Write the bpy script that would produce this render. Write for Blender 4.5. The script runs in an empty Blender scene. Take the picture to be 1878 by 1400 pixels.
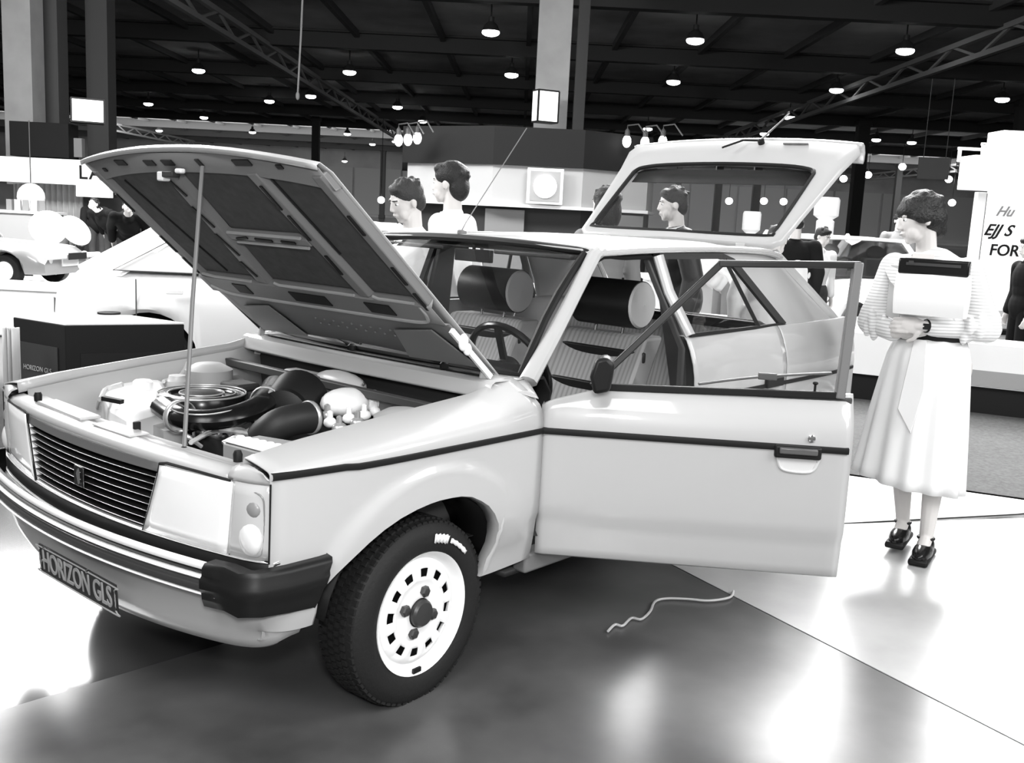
import bpy, bmesh, math, random
from math import sin, cos, pi, radians, sqrt, atan2, exp
from mathutils import Vector, Matrix, noise
random.seed(7)
V = Vector
SC = bpy.context.scene
COL = SC.collection

# ---------------------------------------------------------------- camera
CAM = V((2.0279, 2.8407, 1.4748)); YAW, PIT, ROL, FPX = -2.4299, -0.1639, 0.0493, 1861.9
FW = V((cos(YAW)*cos(PIT), sin(YAW)*cos(PIT), sin(PIT)))
R0 = FW.cross(V((0, 0, 1))).normalized(); U0 = R0.cross(FW)
RT = R0*cos(ROL)+U0*sin(ROL); UP = -R0*sin(ROL)+U0*cos(ROL)
cd = bpy.data.cameras.new('camera'); cam = bpy.data.objects.new('camera', cd); COL.objects.link(cam)
cd.sensor_fit = 'HORIZONTAL'; cd.sensor_width = 36; cd.lens = 36*FPX/1878; cd.clip_end = 400; cd.clip_start = .05
m3 = Matrix((RT, UP, -FW)).transposed()
cam.matrix_world = Matrix.Translation(CAM) @ m3.to_4x4()
SC.camera = cam

# hall frame: a = metres ahead of the camera's ground point, b = metres to the right
FH = V((cos(YAW), sin(YAW), 0)); RH = V((FH.y, -FH.x, 0))
def H(a, b, z=0.0): return V((CAM.x, CAM.y, 0)) + FH*a + RH*b + V((0, 0, z))
HROT = Matrix.Rotation(atan2(RH.y, RH.x), 4, 'Z')   # local x = right, local y = ahead
def ray(u, v): return FW + RT*(u-939)/FPX + UP*(700-v)/FPX
def P(u, v, ax, val):          # point of the place seen at (u, v) on the plane ax = val
    d = ray(u, v); i = 'xyz'.index(ax); return CAM + d*((val-CAM[i])/d[i])
def A(u, v, a):                # the same at hall distance a; returns (b, z)
    d = ray(u, v); t = a/d.dot(FH); return (d*t).dot(RH), CAM.z+d.z*t

# ---------------------------------------------------------------- world, lights, exposure
w = bpy.data.worlds.new('hall_air'); SC.world = w; w.use_nodes = True
w.node_tree.nodes['Background'].inputs[0].default_value = (1, 1, 1, 1)
w.node_tree.nodes['Background'].inputs[1].default_value = 0.20
SC.view_settings.view_transform = 'Standard'; SC.view_settings.look = 'None'
SC.view_settings.gamma = 1; SC.view_settings.exposure = 0.35; SC.view_settings.use_curve_mapping = False
def area(name, loc, target, sx, sy, power, spread=180):
    l = bpy.data.lights.new(name, 'AREA'); l.shape = 'RECTANGLE'; l.size = sx; l.size_y = sy; l.energy = power
    l.spread = radians(spread)
    o = bpy.data.objects.new(name, l); COL.objects.link(o); o.location = loc
    o.rotation_euler = (V(target)-V(loc)).to_track_quat('-Z', 'Y').to_euler(); return o
area('flash_lamp', CAM+V((.1, .15, .35)), (-.3, .2, .7), .25, .25, 45)
area('stand_light_front', H(-2.0, -1.0, 5.2), (0, 0, .5), 3.0, 2.5, 230)
area('stand_light_side', H(-.5, 4.2, 4.2), (-1, .6, .6), 3, 3, 170)
area('stand_light_rear_right', H(17, 5.0, 7.5), H(3, 2.5, 1.5), 10.0, 4.2, 2700)
area('stand_light_rear_left', H(17, -9.0, 7.5), H(3, -2.5, 1.5), 5.0, 4.2, 1100)
area('stand_light_over_cars', H(11.5, 3.6, 7.8), H(11.5, 3.5, 0), 5, 3, 700)
area('left_car_fill', H(6.0, -6.5, 4.6), H(7.5, -2.5, .8), 3, 2, 500)  # unseen fill added to whiten the background car at left
area('stand_light_far_left', H(14, -8.5, 6.5), H(20, -8.5, .8), 6, 2, 1500)
area('stand_light_pavilion', H(13, 1.0, 7), H(20, 1.0, 2), 5, 1.5, 230)
area('rear_side_fill', H(2.6, 5.6, 3.8), (-2.2, .8, .9), 2, 2, 130)  # unseen fill added to brighten the rear quarter
area('far_wall_fill', H(110, 0, 8), H(150, 0, 3), 120, 4, 9000)  # unseen wide fill added to lift the far wall

# ---------------------------------------------------------------- materials
MATS = {}
def M(name, g, rough=.5, metal=0., coat=0., trans=0., emit=0., noise_amt=0., nscale=8., spec=.5, bump=0., bscale=60., tint=(1, 1, 1), ior=1.45, alpha=1.):
    if name in MATS: return MATS[name]
    m = bpy.data.materials.new(name); m.use_nodes = True; nt = m.node_tree; b = nt.nodes['Principled BSDF']
    col = (g*tint[0], g*tint[1], g*tint[2], 1)
    b.inputs['Base Color'].default_value = col
    b.inputs['Roughness'].default_value = rough; b.inputs['Metallic'].default_value = metal
    b.inputs['Coat Weight'].default_value = coat; b.inputs['Coat Roughness'].default_value = .05
    b.inputs['Transmission Weight'].default_value = trans; b.inputs['IOR'].default_value = ior
    b.inputs['Specular IOR Level'].default_value = spec; b.inputs['Alpha'].default_value = alpha
    if emit:
        b.inputs['Emission Color'].default_value = (1, 1, 1, 1); b.inputs['Emission Strength'].default_value = emit
    if noise_amt or bump:
        tc = nt.nodes.new('ShaderNodeTexCoord')
    if noise_amt:
        n = nt.nodes.new('ShaderNodeTexNoise'); n.inputs['Scale'].default_value = nscale; n.inputs['Detail'].default_value = 5
        r = nt.nodes.new('ShaderNodeValToRGB')
        lo, hi = g*(1-noise_amt), min(1, g*(1+noise_amt))
        r.color_ramp.elements[0].position = .3; r.color_ramp.elements[1].position = .7
        r.color_ramp.elements[0].color = (lo*tint[0], lo*tint[1], lo*tint[2], 1); r.color_ramp.elements[1].color = (hi*tint[0], hi*tint[1], hi*tint[2], 1)
        nt.links.new(tc.outputs['Object'], n.inputs['Vector']); nt.links.new(n.outputs['Fac'], r.inputs['Fac']); nt.links.new(r.outputs['Color'], b.inputs['Base Color'])
    if bump:
        n = nt.nodes.new('ShaderNodeTexNoise'); n.inputs['Scale'].default_value = bscale; n.inputs['Detail'].default_value = 4
        bp = nt.nodes.new('ShaderNodeBump'); bp.inputs['Strength'].default_value = bump; bp.inputs['Distance'].default_value = .01
        nt.links.new(tc.outputs['Object'], n.inputs['Vector']); nt.links.new(n.outputs['Fac'], bp.inputs['Height']); nt.links.new(bp.outputs['Normal'], b.inputs['Normal'])
    MATS[name] = m; return m
def stripes(name, g1, g2, scale, axis='Z', duty=.5, rough=.8):
    if name in MATS: return MATS[name]
    m = M(name, g1, rough); nt = m.node_tree; b = nt.nodes['Principled BSDF']
    tc = nt.nodes.new('ShaderNodeTexCoord'); wv = nt.nodes.new('ShaderNodeTexWave'); wv.bands_direction = axis; wv.wave_type = 'BANDS'
    wv.inputs['Scale'].default_value = scale; wv.inputs['Distortion'].default_value = .3
    r = nt.nodes.new('ShaderNodeValToRGB'); r.color_ramp.elements[0].position = duty; r.color_ramp.elements[1].position = min(1, duty+.12)
    r.color_ramp.elements[0].color = (g1, g1, g1, 1); r.color_ramp.elements[1].color = (g2, g2, g2, 1)
    nt.links.new(tc.outputs['Object'], wv.inputs['Vector']); nt.links.new(wv.outputs['Fac'], r.inputs['Fac']); nt.links.new(r.outputs['Color'], b.inputs['Base Color'])
    return m
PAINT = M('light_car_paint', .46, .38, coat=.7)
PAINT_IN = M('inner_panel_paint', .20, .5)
PAD = M('sound_deadening_pad', .065, .85, noise_amt=.15, nscale=30)
BLACK = M('black_rubber', .010, .55, spec=.25)
BLACKG = M('black_gloss_plastic', .008, .22, spec=.4)
DGREY = M('dark_grey_trim', .03, .5, spec=.3)
CHROME = M('chrome', .85, .08, metal=1)
GLASS = None
def glass(name, tint=.95, rough=0.0):
    if name in MATS: return MATS[name]
    m = bpy.data.materials.new(name); m.use_nodes = True; nt = m.node_tree; nt.nodes.clear()
    o = nt.nodes.new('ShaderNodeOutputMaterial'); mx = nt.nodes.new('ShaderNodeMixShader'); t = nt.nodes.new('ShaderNodeBsdfTransparent'); g = nt.nodes.new('ShaderNodeBsdfGlossy'); lw_ = nt.nodes.new('ShaderNodeLayerWeight'); lw_.inputs['Blend'].default_value = .5; pw_ = nt.nodes.new('ShaderNodeMath'); pw_.operation = 'POWER'; pw_.inputs[1].default_value = 5; f = nt.nodes.new('ShaderNodeMath'); f.operation = 'MULTIPLY_ADD'; f.inputs[1].default_value = .9; f.inputs[2].default_value = .045
    t.inputs[0].default_value = (tint, tint, tint, 1); g.inputs['Roughness'].default_value = rough; nt.links.new(lw_.outputs['Facing'], pw_.inputs[0]); nt.links.new(pw_.outputs[0], f.inputs[0])
    nt.links.new(f.outputs[0], mx.inputs[0]); nt.links.new(t.outputs[0], mx.inputs[1]); nt.links.new(g.outputs[0], mx.inputs[2]); nt.links.new(mx.outputs[0], o.inputs[0])
    MATS[name] = m; return m
GLASS = glass('window_glass', .93)
LENS = M('clear_lens', .95, .12, coat=.5)
WHITE = M('white_laminate', .85, .4)
TYRE = M('tyre_rubber', .016, .6, spec=.25, bump=.15, bscale=90)
RIM = M('white_wheel_paint', .88, .35)
SKIN = M('skin', .62, .5, tint=(1, .97, .95))
HAIR = M('dark_hair', .008, .55, bump=.6, bscale=120)

# ---------------------------------------------------------------- mesh builder
class MB:
    def __init__(s): s.v = []; s.f = []; s.mi = []; s.cur = 0
    def add(s, vs, fs):
        n = len(s.v); s.v += [V(p) for p in vs]
        for f in fs: s.f.append(tuple(i+n for i in f)); s.mi.append(s.cur)
        return s
    def grid(s, rows, cu=False, cv=False):
        n = len(rows); m = len(rows[0]); vs = [p for r in rows for p in r]; fs = []
        for i in range(n if cv else n-1):
            for j in range(m if cu else m-1):
                i2 = (i+1) % n; j2 = (j+1) % m
                fs.append((i*m+j, i*m+j2, i2*m+j2, i2*m+j))
        return s.add(vs, fs)
    def box(s, c, sz, rot=None):
        c = V(c); hx, hy, hz = [k/2 for k in sz]
        vs = [V((x, y, z)) for x in (-hx, hx) for y in (-hy, hy) for z in (-hz, hz)]
        if rot is not None: vs = [rot @ p for p in vs]
        return s.add([c+p for p in vs], [(0, 1, 3, 2), (4, 6, 7, 5), (0, 4, 5, 1), (2, 3, 7, 6), (0, 2, 6, 4), (1, 5, 7, 3)])
    def bar(s, p, q, wd, ht, up=V((0, 0, 1))):   # rectangular bar from p to q
        p = V(p); q = V(q); d = (q-p).normalized(); sd = d.cross(up)
        if sd.length < 1e-4: sd = d.cross(V((1, 0, 0)))
        sd.normalize(); u = sd.cross(d)
        vs = [e+sd*a*wd/2+u*b*ht/2 for e in (p, q) for a, b in ((-1, -1), (1, -1), (1, 1), (-1, 1))]
        return s.add(vs, [(0, 3, 2, 1), (4, 5, 6, 7), (0, 1, 5, 4), (1, 2, 6, 5), (2, 3, 7, 6), (3, 0, 4, 7)])
    def tube(s, pts, r, n=8, cap=True, closed=False, flat=1.0, up=V((0, 0, 1))):
        pts = [V(p) for p in pts]; rows = []; N = len(pts)
        for i, p in enumerate(pts):
            a = pts[(i-1) % N] if closed or i > 0 else p; b = pts[(i+1) % N] if closed or i < N-1 else p
            d = (b-a).normalized(); sd = d.cross(up)
            if sd.length < 1e-3: sd = d.cross(V((1, 0, 0)))
            sd.normalize(); u = sd.cross(d); rr = r[i] if isinstance(r, (list, tuple)) else r
            rows.append([p+sd*cos(2*pi*k/n)*rr+u*sin(2*pi*k/n)*rr*flat for k in range(n)])
        s.grid(rows, cu=True, cv=closed)
        if cap and not closed:
            b0 = len(s.v)-N*n
            s.f.append(tuple(b0+k for k in range(n))[::-1]); s.mi.append(s.cur)
            s.f.append(tuple(b0+(N-1)*n+k for k in range(n))); s.mi.append(s.cur)
        return s
    def lathe(s, prof, c, ax=V((0, 0, 1)), n=32, cap=True):   # prof = [(radius, offset along the axis)]
        c = V(c); ax = V(ax).normalized(); e = ax.orthogonal().normalized()
        if abs(ax.y) > .9: e = V((1, 0, 0))
        g = ax.cross(e)
        rows = [[c+ax*t+(e*cos(2*pi*k/n)+g*sin(2*pi*k/n))*r for k in range(n)] for r, t in prof]
        s.grid(rows, cu=True)
        if cap:
            b0 = len(s.v)-len(prof)*n
            if prof[0][0] > 1e-4: s.f.append(tuple(b0+k for k in range(n))[::-1]); s.mi.append(s.cur)
            if prof[-1][0] > 1e-4: s.f.append(tuple(b0+(len(prof)-1)*n+k for k in range(n))); s.mi.append(s.cur)
        return s
    def prism(s, pts, off):
        pts = [V(p) for p in pts]; n = len(pts); off = V(off)
        return s.add(pts+[p+off for p in pts], [tuple(range(n))[::-1], tuple(range(n, 2*n))]+[(i, (i+1) % n, n+(i+1) % n, n+i) for i in range(n)])
    def ell(s, c, r, rot=None, n=16, m=10):
        c = V(c); rows = []
        for i in range(m+1):
            t = -pi/2+pi*i/m; rr = max(cos(t), 1e-3)
            row = [V((r[0]*rr*cos(2*pi*k/n), r[1]*rr*sin(2*pi*k/n), r[2]*sin(t))) for k in range(n)]
            if rot is not None: row = [rot @ p for p in row]
            rows.append([c+p for p in row])
        s.grid(rows, cu=True); b0 = len(s.v)-(m+1)*n
        s.f.append(tuple(b0+k for k in range(n))[::-1]); s.mi.append(s.cur); s.f.append(tuple(b0+m*n+k for k in range(n))); s.mi.append(s.cur)
        return s
    def cap2(s, p, q, r0, r1, n=12):       # tapered capsule
        p = V(p); q = V(q); d = (q-p); L = d.length
        if L < 1e-5: return s.ell(p, (r0, r0, r0))
        d.normalize(); prof = []
        for k in range(4): t = -pi/2+pi/2*k/4; prof.append((r0*max(cos(t), .02), r0*sin(t)))
        prof.append((r0, 0)); prof.append((r1, L))
        for k in range(1, 5): t = pi/2*k/4; prof.append((r1*max(cos(t), .02), L+r1*sin(t)))
        return s.lathe(prof, p, d, n)
    def each(s, name, mat, parent=None, **k):    # every separate piece becomes an object of its own
        par = list(range(len(s.v)))
        def fd(i):
            while par[i] != i: par[i] = par[par[i]]; i = par[i]
            return i
        for f in s.f:
            for i in f[1:]: par[fd(i)] = fd(f[0])
        gr = {}
        for f in s.f: gr.setdefault(fd(f[0]), []).append(f)
        out = []
        for fs in gr.values():
            ids = sorted({i for f in fs for i in f}); mp = {i: n for n, i in enumerate(ids)}
            m = MB(); m.v = [s.v[i] for i in ids]; m.f = [tuple(mp[i] for i in f) for f in fs]; m.mi = [0]*len(fs); out.append(m.build(name, mat, parent, **k))
        return out
    def xf(s, mat): s.v = [mat @ p for p in s.v]; return s
    def build(s, name, mat, parent=None, smooth=True, solid=0, bevel=0, sub=0, ang=35, remesh=0, soff=-1, smoothit=0):
        me = bpy.data.meshes.new(name); me.from_pydata([tuple(p) for p in s.v], [], s.f)
        mats = mat if isinstance(mat, (list, tuple)) else [mat]
        for mm in mats: me.materials.append(mm)
        if len(mats) > 1:
            for p, i in zip(me.polygons, s.mi): p.material_index = i
        bm = bmesh.new(); bm.from_mesh(me); bmesh.ops.remove_doubles(bm, verts=bm.verts, dist=1e-5); bmesh.ops.recalc_face_normals(bm, faces=bm.faces); bm.to_mesh(me); bm.free()
        if smooth:
            for p in me.polygons: p.use_smooth = True
            if ang < 180 and not remesh: me.set_sharp_from_angle(angle=radians(ang))
        o = bpy.data.objects.new(name, me); COL.objects.link(o)
        if parent is not None: o.parent = parent
        if remesh:
            md = o.modifiers.new('r', 'REMESH'); md.mode = 'VOXEL'; md.voxel_size = remesh; md.use_smooth_shade = True
            md = o.modifiers.new('s', 'SMOOTH'); md.factor = .5; md.iterations = smoothit or 4
        if solid: md = o.modifiers.new('s', 'SOLIDIFY'); md.thickness = solid; md.offset = soff
        if bevel: md = o.modifiers.new('b', 'BEVEL'); md.width = bevel; md.segments = 2; md.limit_method = 'ANGLE'; md.angle_limit = radians(40)
        if sub: md = o.modifiers.new('u', 'SUBSURF'); md.levels = sub; md.render_levels = sub
        return o
def empty(name, loc=(0, 0, 0), rz=0, parent=None):
    o = bpy.data.objects.new(name, None); COL.objects.link(o); o.location = loc; o.rotation_euler = (0, 0, rz); o.empty_display_size = .1
    if parent is not None: o.parent = parent
    return o
def tag(o, label=None, cat=None, group=None, kind=None):
    if label: o['label'] = label
    if cat: o['category'] = cat
    if group: o['group'] = group
    if kind: o['kind'] = kind
    return o
def children(o): return [c for c in bpy.data.objects if c.parent == o]
def copy_tree(o, parent=None):
    c = o.copy(); COL.objects.link(c)
    if parent is not None: c.parent = parent
    for ch in children(o): copy_tree(ch, c)
    return c
def lerp(a, b, t): return a+(b-a)*t
def interp(tab, x):
    if x <= tab[0][0]: return tab[0][1]
    for (a, p), (b, q) in zip(tab, tab[1:]):
        if x <= b: return p+(q-p)*(x-a)/(b-a)
    return tab[-1][1]
def sstep(a, b, x):
    t = min(1, max(0, (x-a)/(b-a))); return t*t*(3-2*t)
def catmull(pts, k=6, closed=False):
    pts = [V(p) for p in pts]; out = []; n = len(pts)
    for i in range(n if closed else n-1):
        p0 = pts[(i-1) % n] if closed or i > 0 else pts[i]; p1 = pts[i]; p2 = pts[(i+1) % n]; p3 = pts[(i+2) % n] if closed or i+2 < n else p2
        for j in range(k):
            t = j/k; out.append(.5*((2*p1)+(-p0+p2)*t+(2*p0-5*p1+4*p2-p3)*t*t+(-p0+3*p1-3*p2+p3)*t**3))
    if not closed: out.append(pts[-1])
    return out
ORD = 'first second third fourth fifth sixth seventh eighth ninth tenth eleventh twelfth thirteenth fourteenth fifteenth sixteenth seventeenth eighteenth nineteenth twentieth twenty-first twenty-second twenty-third twenty-fourth twenty-fifth twenty-sixth twenty-seventh'.split()
def text(name, s, mat, parent, mw, size, ext=.002, align='CENTER', font_shear=0., spacing=1.0, bold=0.):
    cu = bpy.data.curves.new(name, 'FONT'); cu.body = s; cu.size = size; cu.extrude = ext; cu.align_x = align; cu.align_y = 'CENTER'; cu.shear = font_shear; cu.space_character = spacing; cu.offset = bold
    t_ = bpy.data.objects.new(name, cu); COL.objects.link(t_); bpy.context.view_layer.update()
    me = bpy.data.meshes.new_from_object(t_.evaluated_get(bpy.context.evaluated_depsgraph_get())); bpy.data.objects.remove(t_)
    me.materials.clear(); me.materials.append(mat); o = bpy.data.objects.new(name, me); COL.objects.link(o)
    if parent is not None: o.parent = parent
    o.matrix_local = mw; return o
# ================================================================ the hall
def hallmat(loc=(0, 0, 0)): return Matrix.Translation(V(loc)) @ HROT
FLOOR = M('polished_floor', .07, .13, noise_amt=.35, nscale=.9, spec=.9)
b = MB(); b.add([H(-9, -40), H(-9, 40), H(150, 160), H(150, -160)], [(0, 1, 2, 3)])
fl = tag(b.build('floor', FLOOR, smooth=False), kind='structure')
def pz(u, v, z=0.): return P(u, v, 'z', z)
def slab(name, pts, z, mat, parent, th=.003):
    b = MB(); b.prism([V((p.x, p.y, z)) for p in pts], (0, 0, -th)); return b.build(name, mat, parent, smooth=False)
# sheet of dull floor covering under the car, its left edge and its right joint
j0, j1 = pz(1390, 1120), pz(1740, 1300); dj = (j1-j0)
l0, l1 = pz(380, 1192), pz(60, 1288); dl = l1-l0
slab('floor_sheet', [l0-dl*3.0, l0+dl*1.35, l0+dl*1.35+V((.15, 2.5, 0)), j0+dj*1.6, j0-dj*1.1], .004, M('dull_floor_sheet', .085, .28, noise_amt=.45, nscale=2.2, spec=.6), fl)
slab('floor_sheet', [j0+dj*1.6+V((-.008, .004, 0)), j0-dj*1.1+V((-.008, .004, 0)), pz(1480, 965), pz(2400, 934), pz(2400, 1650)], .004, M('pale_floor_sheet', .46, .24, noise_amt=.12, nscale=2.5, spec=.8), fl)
slab('white_floor_band', [pz(1400, 855), pz(1552, 874), pz(1866, 918), pz(1960, 932), pz(1960, 934), pz(1866, 944), pz(1550, 961), pz(1400, 970)], .007, M('white_floor_paint', .9, .35), fl)
slab('carpet', [pz(1400, 853), pz(1552, 872), pz(1866, 916), pz(2100, 950), pz(2300, 760), pz(1990, 768), pz(1400, 720)], .012, M('dark_carpet', .10, .95, noise_amt=.25, nscale=40), fl)

# far wall, dark posts and ceiling
zc = 9.7
b = MB(); b.box((0, 0, zc/2), (330, .4, zc)); b.xf(hallmat(H(151, 0)))
fw_ = tag(b.build('wall_far', M('far_wall_panels', .30, .8, noise_amt=.2, nscale=.3), smooth=False), kind='structure')
for k in range(-9, 18):
    b = MB(); b.box((k*7.0, -.3, zc/2-1.2), (6.7, .25, 6.6)); b.xf(hallmat(H(151, 0))); b.build('panel', M('far_wall_sheet', .36, .8), fw_, smooth=False)
cl = MB(); cl.box((0, 0, 0), (330, 170, .2)); cl.xf(hallmat(H(70, 0, zc+.1)))
ceil = tag(cl.build('ceiling', M('ceiling_boards', .6, .85, noise_amt=.3, nscale=.25), smooth=False), kind='structure')
BEAM = M('dark_steel_beam', .05, .7); PURL = M('grey_steel_purlin', .12, .7); TRUSS = M('pale_steel_truss', .3, .6)
for k in range(11):
    a = 13+12.6*k; wb = 12+a*.9
    b = MB(); b.box((0, 0, 0), (2*wb, .55, .75)); b.box((0, 0, .35), (2*wb, 1.1, .08)); b.xf(hallmat(H(a, 0, zc-.42))); b.build('beam', BEAM, ceil, smooth=False)
for k in range(-16, 17):
    bb = k*4.1; b = MB(); b.box((0, 0, 0), (.22, 150, .3)); b.xf(hallmat(H(80, bb, zc-.15))); b.build('purlin', PURL, ceil, smooth=False)
for bb in (-44, -12.5, 17.0, 46):
    b = MB(); b.box((0, 0, -.75), (.22, 150, .2)); b.box((0, 0, -.05), (.25, 150, .2))
    for k in range(30):
        y0 = -75+k*5; b.bar((0, y0, -.75), (0, y0+2.5, -.05), .1, .1, V((1, 0, 0))); b.bar((0, y0+2.5, -.05), (0, y0+5, -.75), .1, .1, V((1, 0, 0)))
    b.xf(hallmat(H(80, bb, zc-.75))); b.build('lattice_truss', TRUSS, ceil, smooth=False)
def post(u, a, wpx, mat, z0=0., z1=zc-.4, side=None, name='column'):
    bb, _ = A(u, 400, a); wd = wpx/FPX*a
    b = MB(); b.box((0, 0, (z0+z1)/2), (wd, wd, z1-z0)); b.box((0, 0, z1-.25), (wd*1.25, wd*1.25, .3)); b.box((0, 0, z0+.2), (wd*1.2, wd*1.2, .4)); b.xf(hallmat(H(a, bb)))
    return tag(b.build(name, mat, smooth=False, bevel=.01), kind='structure')
DARKCOL = M('dark_column', .045, .7)
for u, a, w_ in ((1566, 75, 20), (1383, 110, 13), (1313, 110, 12), (577, 95, 13), (1850, 60, 18), (1240, 130, 9), (700, 140, 9), (1640, 120, 10)):
    post(u, a, w_, DARKCOL)
post(999, 28, 58, M('pale_column_paint', .36, .7, noise_amt=.1, nscale=1.5))
post(1050, 32, 20, M('steel_stanchion', .08, .6))
post(52, 28.5, 50, M('pale_column_paint', .42))
post(101, 30, 42, M('shaded_column_side', .08, .7))  # darker post stands in for the shaded side face of the left column
post(190, 33, 38, M('steel_stanchion', .08, .6))

# lamps under the ceiling
LAMP = M('lamp_glow', 1, .5, emit=9); HOUS = M('lamp_housing', .05, .5)
def hb_lamp(u, v, k, n, r=.36, zl=8.55):
    d = ray(u, v); t = (zl-CAM.z)/d.z; p = CAM+d*t
    if (p-CAM).dot(FH) > 140: p = CAM+d*(135/d.dot(FH))
    o = empty('ceiling_lamp', p); tag(o, 'round glowing ceiling lamp, '+('leftmost' if k == 0 else 'rightmost' if k == n-1 else ORD[k]+' from the left')+' in the hall', 'lamp', 'lamps hung under the hall ceiling')
    b = MB(); b.ell((0, 0, 0), (r, r, r*.42), n=14, m=8); b.build('lens', LAMP, o)
    b = MB(); b.lathe([(r*1.02, .06), (r*.7, .3), (.12, .42), (.12, .6)], (0, 0, 0), n=14); b.tube([(0, 0, .6), (0, 0, 1.15)], .03, 6); b.build('housing', HOUS, o)
LL = sorted(((364, 130), (641, 133), (272, 191), (494, 186), (374, 216), (292, 240), (463, 243), (637, 246), (729, 197), (775, 223), (938, 138), (1275, 75), (1235, 151), (1534, 166), (1660, 94), (1838, 183), (1448, 216), (1607, 257), (1188, 237), (814, 249), (683, 265), (632, 296), (1402, 246), (900, 60), (570, 177), (1672, 262), (725, 260)))
for k, (u, v) in enumerate(LL): hb_lamp(u, v, k, len(LL))
for u, v, wl_ in ((1592, 321, 'above and left of the woman, the higher one'), (1655, 306, 'just above the left side of the hanging sign'), (1740, 329, 'right below the hanging sign'), (1547, 328, 'close right of the tailgate tip'), (1337, 369, 'leftmost of three seen through the tailgate glass'), (1401, 369, 'middle of three seen through the tailgate glass'), (1437, 370, 'rightmost of three seen through the tailgate glass'), (699, 367, 'left of the two white-shirted men'), (1746, 372, 'just right of the woman\'s hair')):
    d = ray(u, v); p = CAM+d*(90/d.dot(FH)); o = empty('wall_lamp', p); tag(o, 'small far glowing lamp '+wl_, 'lamp', 'small lamps before the far hall wall')
    b = MB(); b.ell((0, 0, 0), (.32, .32, .3), n=12, m=8); b.build('globe', LAMP, o); b = MB(); b.tube([(0, 0, .3), (0, 0, zc-p.z)], .03, 6); b.build('drop_rod', HOUS, o)

# ---------------------------------------------------------------- middle pavilion
def hp(u, a, z): bb, _ = A(u, 390, a); return H(a, bb, z)
pav = empty('display_pavilion', hp(950, 20, 0)); tag(pav, 'dark-topped pavilion with a pale band and a round emblem, behind the car roof', 'pavilion')
def pavpart(name, mat, uas, z0, z1, off=0.):
    b = MB(); pts = [H(a+off, A(u, 390, a+off)[0], 0)-V((pav.location.x, pav.location.y, 0)) for u, a in uas]
    b.prism([p+V((0, 0, z0)) for p in pts], (0, 0, z1-z0)); return b.build(name, mat, pav, smooth=False)
ring = [(735, 21.2), (900, 20), (1065, 20), (1188, 21.0), (1200, 26), (735, 26)]
ring2 = [(745, 21.3), (900, 20.1), (1065, 20.1), (1184, 21.1), (1195, 25.8), (745, 25.8)]
pavpart('fascia', M('black_fascia', .014, .7, spec=.2), ring, 2.40, 3.12)
pavpart('band', M('pale_band', .40, .6), ring2, 1.66, 2.40)
pavpart('band_edge', WHITE, ring, 1.60, 1.66)
pavpart('lower_wall', M('dark_booth_wall', .03, .7), [(755, 21.6), (900, 20.5), (1065, 20.5), (1180, 21.4), (1190, 25.7), (755, 25.7)], 0.0, 1.60)
for u0, u1 in ((890, 962), (1120, 1180)):
    b = MB(); p0, p1 = hp(u0, 20.4, 0), hp(u1, 20.4 if u1 < 1000 else 21.1, 0); b.prism([p0+V((0, 0, .3)), p1+V((0, 0, .3)), p1+V((0, 0, 1.55)), p0+V((0, 0, 1.55))], -FH*.05); b.v = [p-pav.location for p in b.v]; b.build('wall_panel', M('grey_booth_panel', .22, .7), pav, smooth=False)
em = empty('emblem_sign', hp(997, 19.93, 2.02)); em.rotation_euler = (0, 0, atan2(RH.y, RH.x)); tag(em, 'square pale sign with a plain white disc on the pavilion band', 'sign')
b = MB(); b.box((0, 0, 0), (.70, .06, .68)); b.build('sign_frame', WHITE, em, smooth=False, bevel=.01)
b = MB(); b.box((0, -.035, 0), (.58, .02, .57)); b.build('sign_field', M('grey_sign_field', .32, .6), em, smooth=False)
b = MB(); b.lathe([(.225, 0), (.225, .03)], (0, -.078, 0), (0, 1, 0), 32); b.build('disc', M('glowing_disc', 1, .5, emit=1.0), em)  # glow put into the disc for an overexposed emblem
def box_sign(u, v, a, wpx, hpx, lab, name='box_sign'):
    d = ray(u, v); p = CAM+d*(a/d.dot(FH)); s = a/FPX; o = empty(name, p, atan2(RH.y, RH.x)+.45); tag(o, lab, 'sign')
    W_, H_ = wpx*s, hpx*s
    b = MB(); b.box((0, 0, 0), (W_, W_*.6, H_)); b.build('light_box', M('backlit_panel', 1, .5, emit=1.1), o, smooth=False, bevel=.01)
    b = MB(); b.box((0, 0, H_/2), (W_*1.03, W_*.64, .04)); b.box((0, 0, -H_/2), (W_*1.03, W_*.64, .04)); b.box((-W_*.5, -W_*.3, 0), (.04, .04, H_)); b.box((W_*.5, -W_*.3, 0), (.04, .04, H_)); b.build('frame', DGREY, o, smooth=False)
    b = MB(); b.bar((0, W_*.3, H_*.3), (0, W_*.3+.5, H_*.3), .06, .06); b.build('bracket', DGREY, o, smooth=False); return o
box_sign(1000, 196, 26.6, 40, 54, 'glowing white box sign fixed to the pale middle column')
box_sign(160, 204, 26.4, 54, 40, 'glowing white box sign between the two left columns')
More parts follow.
